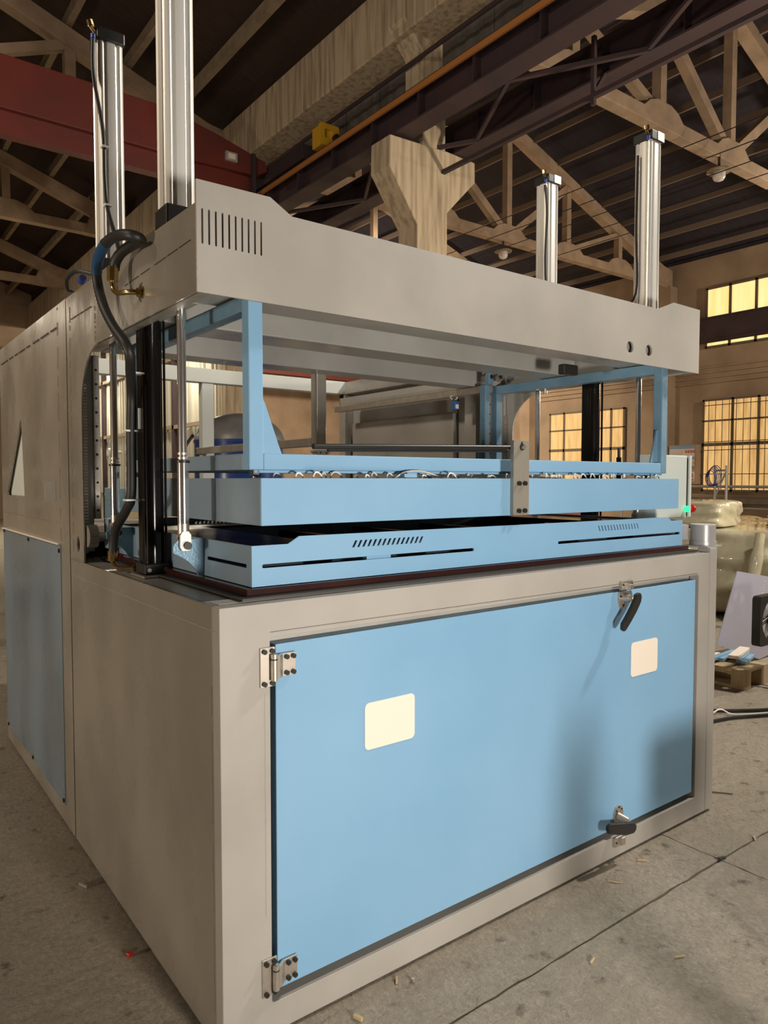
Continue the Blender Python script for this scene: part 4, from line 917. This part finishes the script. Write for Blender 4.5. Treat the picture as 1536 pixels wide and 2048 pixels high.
# wrapped bundles
def bundle(nm, label, cx, cy, z0, sx, sy, sz, seed, rot=0.0, grp=None, rnd_amp=0.06):
    bm = bmesh.new(); bmesh.ops.create_cube(bm, size=1)
    bmesh.ops.subdivide_edges(bm, edges=bm.edges, cuts=15, use_grid_fill=True)
    R_ = random.Random(seed); ph = [R_.random()*6 for _ in range(6)]
    for v in bm.verts:
        c = v.co*2; l = (abs(c.x)**9+abs(c.y)**9+abs(c.z)**9)**(1/9); c /= l
        k = 1+rnd_amp*(math.sin(c.x*5+ph[0])+math.sin(c.y*6+ph[1]+c.z*4)+0.6*math.sin(c.z*9+ph[2]+c.x*7))
        k *= 1+0.35*rnd_amp*math.sin(23*c.x+3*c.y+ph[3])*math.sin(19*c.z+7*c.y+ph[4])
        v.co = Vector((c.x*sx/2*k, c.y*sy/2*k, min((c.z*k+1)*sz/2, sz*0.985)))
        v.co.z = max(v.co.z, 0)
    me = bpy.data.meshes.new(nm); bm.to_mesh(me); bm.free(); me.materials.append(TARP)
    for p in me.polygons: p.use_smooth = True
    o = bpy.data.objects.new(nm, me); C.objects.link(o); o.location = (cx, cy, z0); o.rotation_euler = (0, 0, rot)
    s_ = o.modifiers.new('sub', 'SUBSURF'); s_.levels = 1; s_.render_levels = 1
    return tag(o, label, 'bundle', grp)
bundle('wrapped_bundle', 'big plastic-wrapped bundle standing on the floor right of the machine', 8.1, 2.75, 0.0, 2.3, 2.0, 1.0, 5)
bundle('wrapped_bundle', 'plastic-wrapped block lying on top of the big wrapped bundle', 7.6, 3.05, 0.985, 0.95, 0.9, 0.32, 8, 0.2, None, 0.03)
bundle('wrapped_bundle', 'small crumpled plastic bundle at the right edge beside the wrapped block', 8.3, 2.2, 0.985, 0.7, 0.5, 0.14, 12, 0.4, None, 0.08)
bundle('wrapped_bundle', 'low plastic-wrapped heap farther back under the right windows', 11.5, 5.0, 0.0, 3.0, 2.2, 0.9, 21)
t = tag(MB().tube(smooth_path([(6.92, 1.93, 0.98), (6.84, 1.92, 0.75), (6.80, 1.95, 0.45), (6.76, 1.93, 0.20), (6.74, 1.9, 0.07)]), [0.05]*6+[0.065]*6+[0.05]*6+[0.07]*7, 10).build('plastic_sheet_fold', TARP, None, at=(6.8, 2.3, 0)), 'shiny twisted fold of plastic film hanging down the big wrapped bundle', 'film')
# pallet with blue strips and leaning lilac sheet
t = thing('wooden_pallet', 'light wooden pallet on the floor right of the machine', 'pallet', (4.68, 1.3, 0))
for k in range(7):
    y = 0.865+0.150*k; MB().box(4.50, 4.86, y, y+0.10, 0.125, 0.145).build('deck_board', WOODP, t)
for x in (4.50, 4.76):
    for y in (0.865, 1.315, 1.765): MB().box(x, x+0.10, y, y+0.10, 0.022, 0.103).build('block', WOODP, t)
    MB().box(x, x+0.10, 0.865, 1.865, 0.103, 0.125).build('stringer', WOODP, t); MB().box(x, x+0.10, 0.865, 1.865, 0.0, 0.022).build('bottom_board', WOODP, t)
for k, (x0_, y0_, x1_, y1_, z, wd_, lb) in enumerate((
    (4.60, 1.165, 4.98, 1.195, 0.147, 0.04, 'blue steel channel on the pallet, touching the machine post in view'),
    (4.63, 1.115, 4.96, 1.145, 0.147, 0.04, 'blue steel channel on the pallet beside the leftmost one'),
    (4.66, 0.955, 4.96, 1.035, 0.147, 0.035, 'blue steel channel nearest the camera on the pallet'),
    (4.68, 1.005, 4.99, 1.090, 0.147, 0.035, 'blue steel channel lying under the cream board'),
    (4.66, 1.035, 5.02, 1.125, 0.178, 0.075, 'cream board lying across the blue channels'),
    (4.62, 1.215, 4.80, 1.225, 0.147, 0.03, 'cream-topped strip far back on the pallet'))):
    o = MB().bar((x0_, y0_, z+0.014), (x1_, y1_, z+0.014), wd_, 0.026).build('steel_strip', CREAM if k > 3 else BLUE, None, 0.003, at=(x0_, y0_, z))
    tag(o, lb, 'channel' if k < 4 else 'board')
o = MB().prism([(0, 0), (0.71, -0.222), (1.02, -0.20), (1.10, 0.44), (0.302, 0.570)], 'y', -0.003, 0.003)
o = o.build('perforated_sheet', LILAC, None); o.location = (4.815, 1.25, 0.226); tag(o, 'lilac-grey steel sheet with dotted perforations leaning over the pallet', 'sheet')
ROOTLOC[o.name] = Vector((0, 0, 0))
mb = MB()
for k in range(22):
    for q in (0, 1): mb.cyl((0.56+0.0095*k+q*0.022, -0.004, -0.05+k*0.0235), (0.56+0.0095*k+q*0.022, -0.0055, -0.05+k*0.0235), 0.005, 6)
pf_ = mb.build('perforation', CREAM, None, smooth=False); pf_.parent = o; pf_['kind'] = 'stuff'
t = thing('cooling_fan', 'black square axial fan standing at the right picture edge before the lilac sheet', 'fan', (4.60, 0.76, 0))
mb = MB(); mb.plate(rrect(4.435, 4.80, 0.355, 0.715, 0.03), [circ(4.618, 0.535, 0.150, 28)], 'y', 0.73, 0.79); mb.build('housing', BLACKP, t)
for k in range(6):
    a = k*PI/3+0.3; MB().bar((4.618+0.03*math.cos(a), 0.76, 0.535+0.03*math.sin(a)), (4.618+0.138*math.cos(a), 0.765, 0.535+0.138*math.sin(a)), 0.055, 0.005, up=(0, 1, 0.5)).build('blade', SILVER, t)
MB().cyl((4.618, 0.74, 0.535), (4.618, 0.78, 0.535), 0.04, 14).build('hub', BLACKP, t)
for x in (4.70, 4.77): MB().box(x, x+0.03, 0.75, 0.78, 0, 0.355).build('stand', BLACKP, t)
t = thing('shadow_trolley', 'unseen low trolley shape added to cast shadow on the floor at right', 'trolley', (3.6, -0.3, 0))  # unseen blocker added for the dark patches on the floor
MB().box(3.32, 3.92, -0.62, -0.08, 0.14, 0.62).build('body', BARE, t, 0.02)
for x in (3.40, 3.84):
    for y in (-0.55, -0.15): MB().cyl((x, y, 0.065), (x+0.03, y, 0.065), 0.065, 16).build('wheel', RUBBER, t); MB().box(x+0.005, x+0.025, y-0.02, y+0.02, 0.065, 0.14).build('fork', BARE, t)
# cables on the floor
tag(MB().tube(smooth_path([(3.2, 1.15, 0.012), (3.7, 0.86, 0.012), (3.95, 0.66, 0.012), (4.25, 0.50, 0.012), (4.7, 0.42, 0.012)]), 0.011, 8).build('floor_cable', RUBBER, None, at=(4, 0.6, 0)), 'black cable curving over the floor, the one nearer the pallet', 'cable')
tag(MB().tube(smooth_path([(3.0, 0.75, 0.012), (3.65, 0.63, 0.012), (3.9, 0.55, 0.012), (4.5, 0.25, 0.012)]), 0.011, 8).build('floor_cable', RUBBER, None, at=(4, 0.5, 0)), 'black cable lying nearly straight on the floor, the one nearer the camera', 'cable')
tag(MB().tube(smooth_path([(3.3, 0.95, 0.006), (3.72, 0.74, 0.006), (3.85, 0.70, 0.03), (3.9, 0.62, 0.006), (4.2, 0.47, 0.006)]), 0.005, 6).build('floor_cable', WHITEW, None, at=(4, 0.7, 0)), 'thin white cable between the two black floor cables', 'cable')
# floor debris
def chip(x, y, a, ln, wd, lab, m_=WOODP, nm='wood_chip'):
    d = Vector((math.cos(a), math.sin(a), 0))*ln/2
    tag(MB().bar(Vector((x, y, wd/2))-d, Vector((x, y, wd/2))+d, wd, wd).build(nm, m_, None, 0.001, at=(x, y, 0)), lab, 'debris')
chip(0.374, -0.068-0.02, 1.9, 0.030, 0.010, 'short pale wood chip on the floor at the bottom edge of the photo')
chip(0.560, -0.030, 0.9, 0.028, 0.006, 'pale sliver against the bottom rail of the cabinet')
chip(1.363, -0.496, -0.4, 0.032, 0.006, 'pale chip on the open floor, the one farthest from the machine')
chip(1.122, -0.336, 0.3, 0.032, 0.006, 'pale chip just in front of the long floor joint')
chip(1.567, -0.101, -0.9, 0.050, 0.005, 'thin pale stick on the floor below the lower latch')
chip(1.793, -0.074, -0.8, 0.038, 0.007, 'pale chip by the cabinet base to the right of the lower latch')
chip(2.340, -0.26, 0.7, 0.030, 0.008, 'pale scrap lying on the joint crossing at right')
chip(2.066, -0.262, -0.3, 0.034, 0.010, 'dark scrap lying where the two floor joints meet', DARK)
chip(2.64, 0.10, -0.9, 0.20, 0.005, 'thin dark rod on the floor by the right cabinet corner', DARK, 'metal_rod')
chip(-0.06, 0.586, 0.5, 0.018, 0.012, 'small red scrap on the dark floor left of the cabinet', REDB, 'red_scrap')
chip(-0.07, 1.10, 1.9, 0.05, 0.009, 'short bent pipe piece against the left side of the cabinet', BARE, 'pipe_piece')
tag(MB().cyl((0.600, -0.062, 0), (0.600, -0.062, 0.010), 0.006, 8).build('loose_screw', STEEL, None, at=(0.6, -0.062, 0)), 'small loose screw near the cabinet base', 'screw')
# far left background glimpsed past the machine
t = thing('steel_rack', 'dark steel rack with stacked material at the far left edge', 'rack', (-0.9, 8.5, 0))
for z in (0.2, 0.7, 1.2, 1.6): MB().box(-2.0, 0.6, 8.2, 9.0, z, z+0.06).build('shelf', BARE, t)
for x in (-2.0, -0.7, 0.5): MB().box(x, x+0.07, 8.2, 8.27, 0, 1.8).build('post', RUST, t)
for k in range(5): MB().box(-1.9+0.5*k, -1.5+0.5*k, 8.3, 8.9, 0.761, 1.05).build('crate', WOODP, t)
t = thing('wall_fan', 'pale wall fan hung on the corrugated partition', 'fan', (5.5, 19.2, 2.3))
MB().cyl((5.70, 19.2, 2.3), (5.45, 19.2, 2.3), 0.05, 10).build('arm', PALE, t)
mb = MB()
for k in range(3): mb.tube([(5.40, 19.2+(0.12+0.13*k)*math.cos(q/24*2*PI), 2.3+(0.12+0.13*k)*math.sin(q/24*2*PI)) for q in range(25)], 0.008, 5, cap=False)
mb.build('guard', BARE, t); MB().cyl((5.47, 19.2, 2.3), (5.33, 19.2, 2.3), 0.12, 16).build('motor', PALE, t)
t = tag(MB().box(5.45, 5.62, 18.6, 20.0, 0.3, 1.6).build('blue_board', BLUED, None, 0.02, at=(5.55, 19.3, 0.3)), 'blue board standing at the foot of the corrugated partition', 'board')
MB().box(5.47, 5.60, 18.7, 19.9, 0.0, 0.299).build('foot', BARE, t) if False else None
bpy.data.objects['blue_board'].location.z = 0.0

# bottle and bin are unseen, added to cast soft shadows on the door
t = thing('shadow_bottle', 'unseen slim bottle shape added to cast a soft shadow on the door', 'bottle', (1.02, -1.35, 0))
MB().tube([(1.02, -1.35, 0.0), (1.02, -1.35, 0.66), (1.02, -1.35, 0.74), (1.02, -1.35, 0.80)], [0.055, 0.055, 0.03, 0.02], 20).build('body', BARE, t)
MB().cyl((1.02, -1.35, 0.80), (1.02, -1.35, 0.86), 0.012, 10).build('valve', BRASS, t)
t = thing('shadow_bin', 'unseen bin shape on legs added to shade the lower right of the door', 'bin', (1.60, -1.05, 0))  # added out of view as a shadow caster for the door
MB().box(1.48, 1.72, -1.15, -0.95, 0.38, 0.62).build('bin_body', BARE, t, 0.01)
for x in (1.49, 1.69):
    for y in (-1.14, -0.98): MB().box(x, x+0.02, y, y+0.02, 0, 0.38).build('leg', BARE, t)
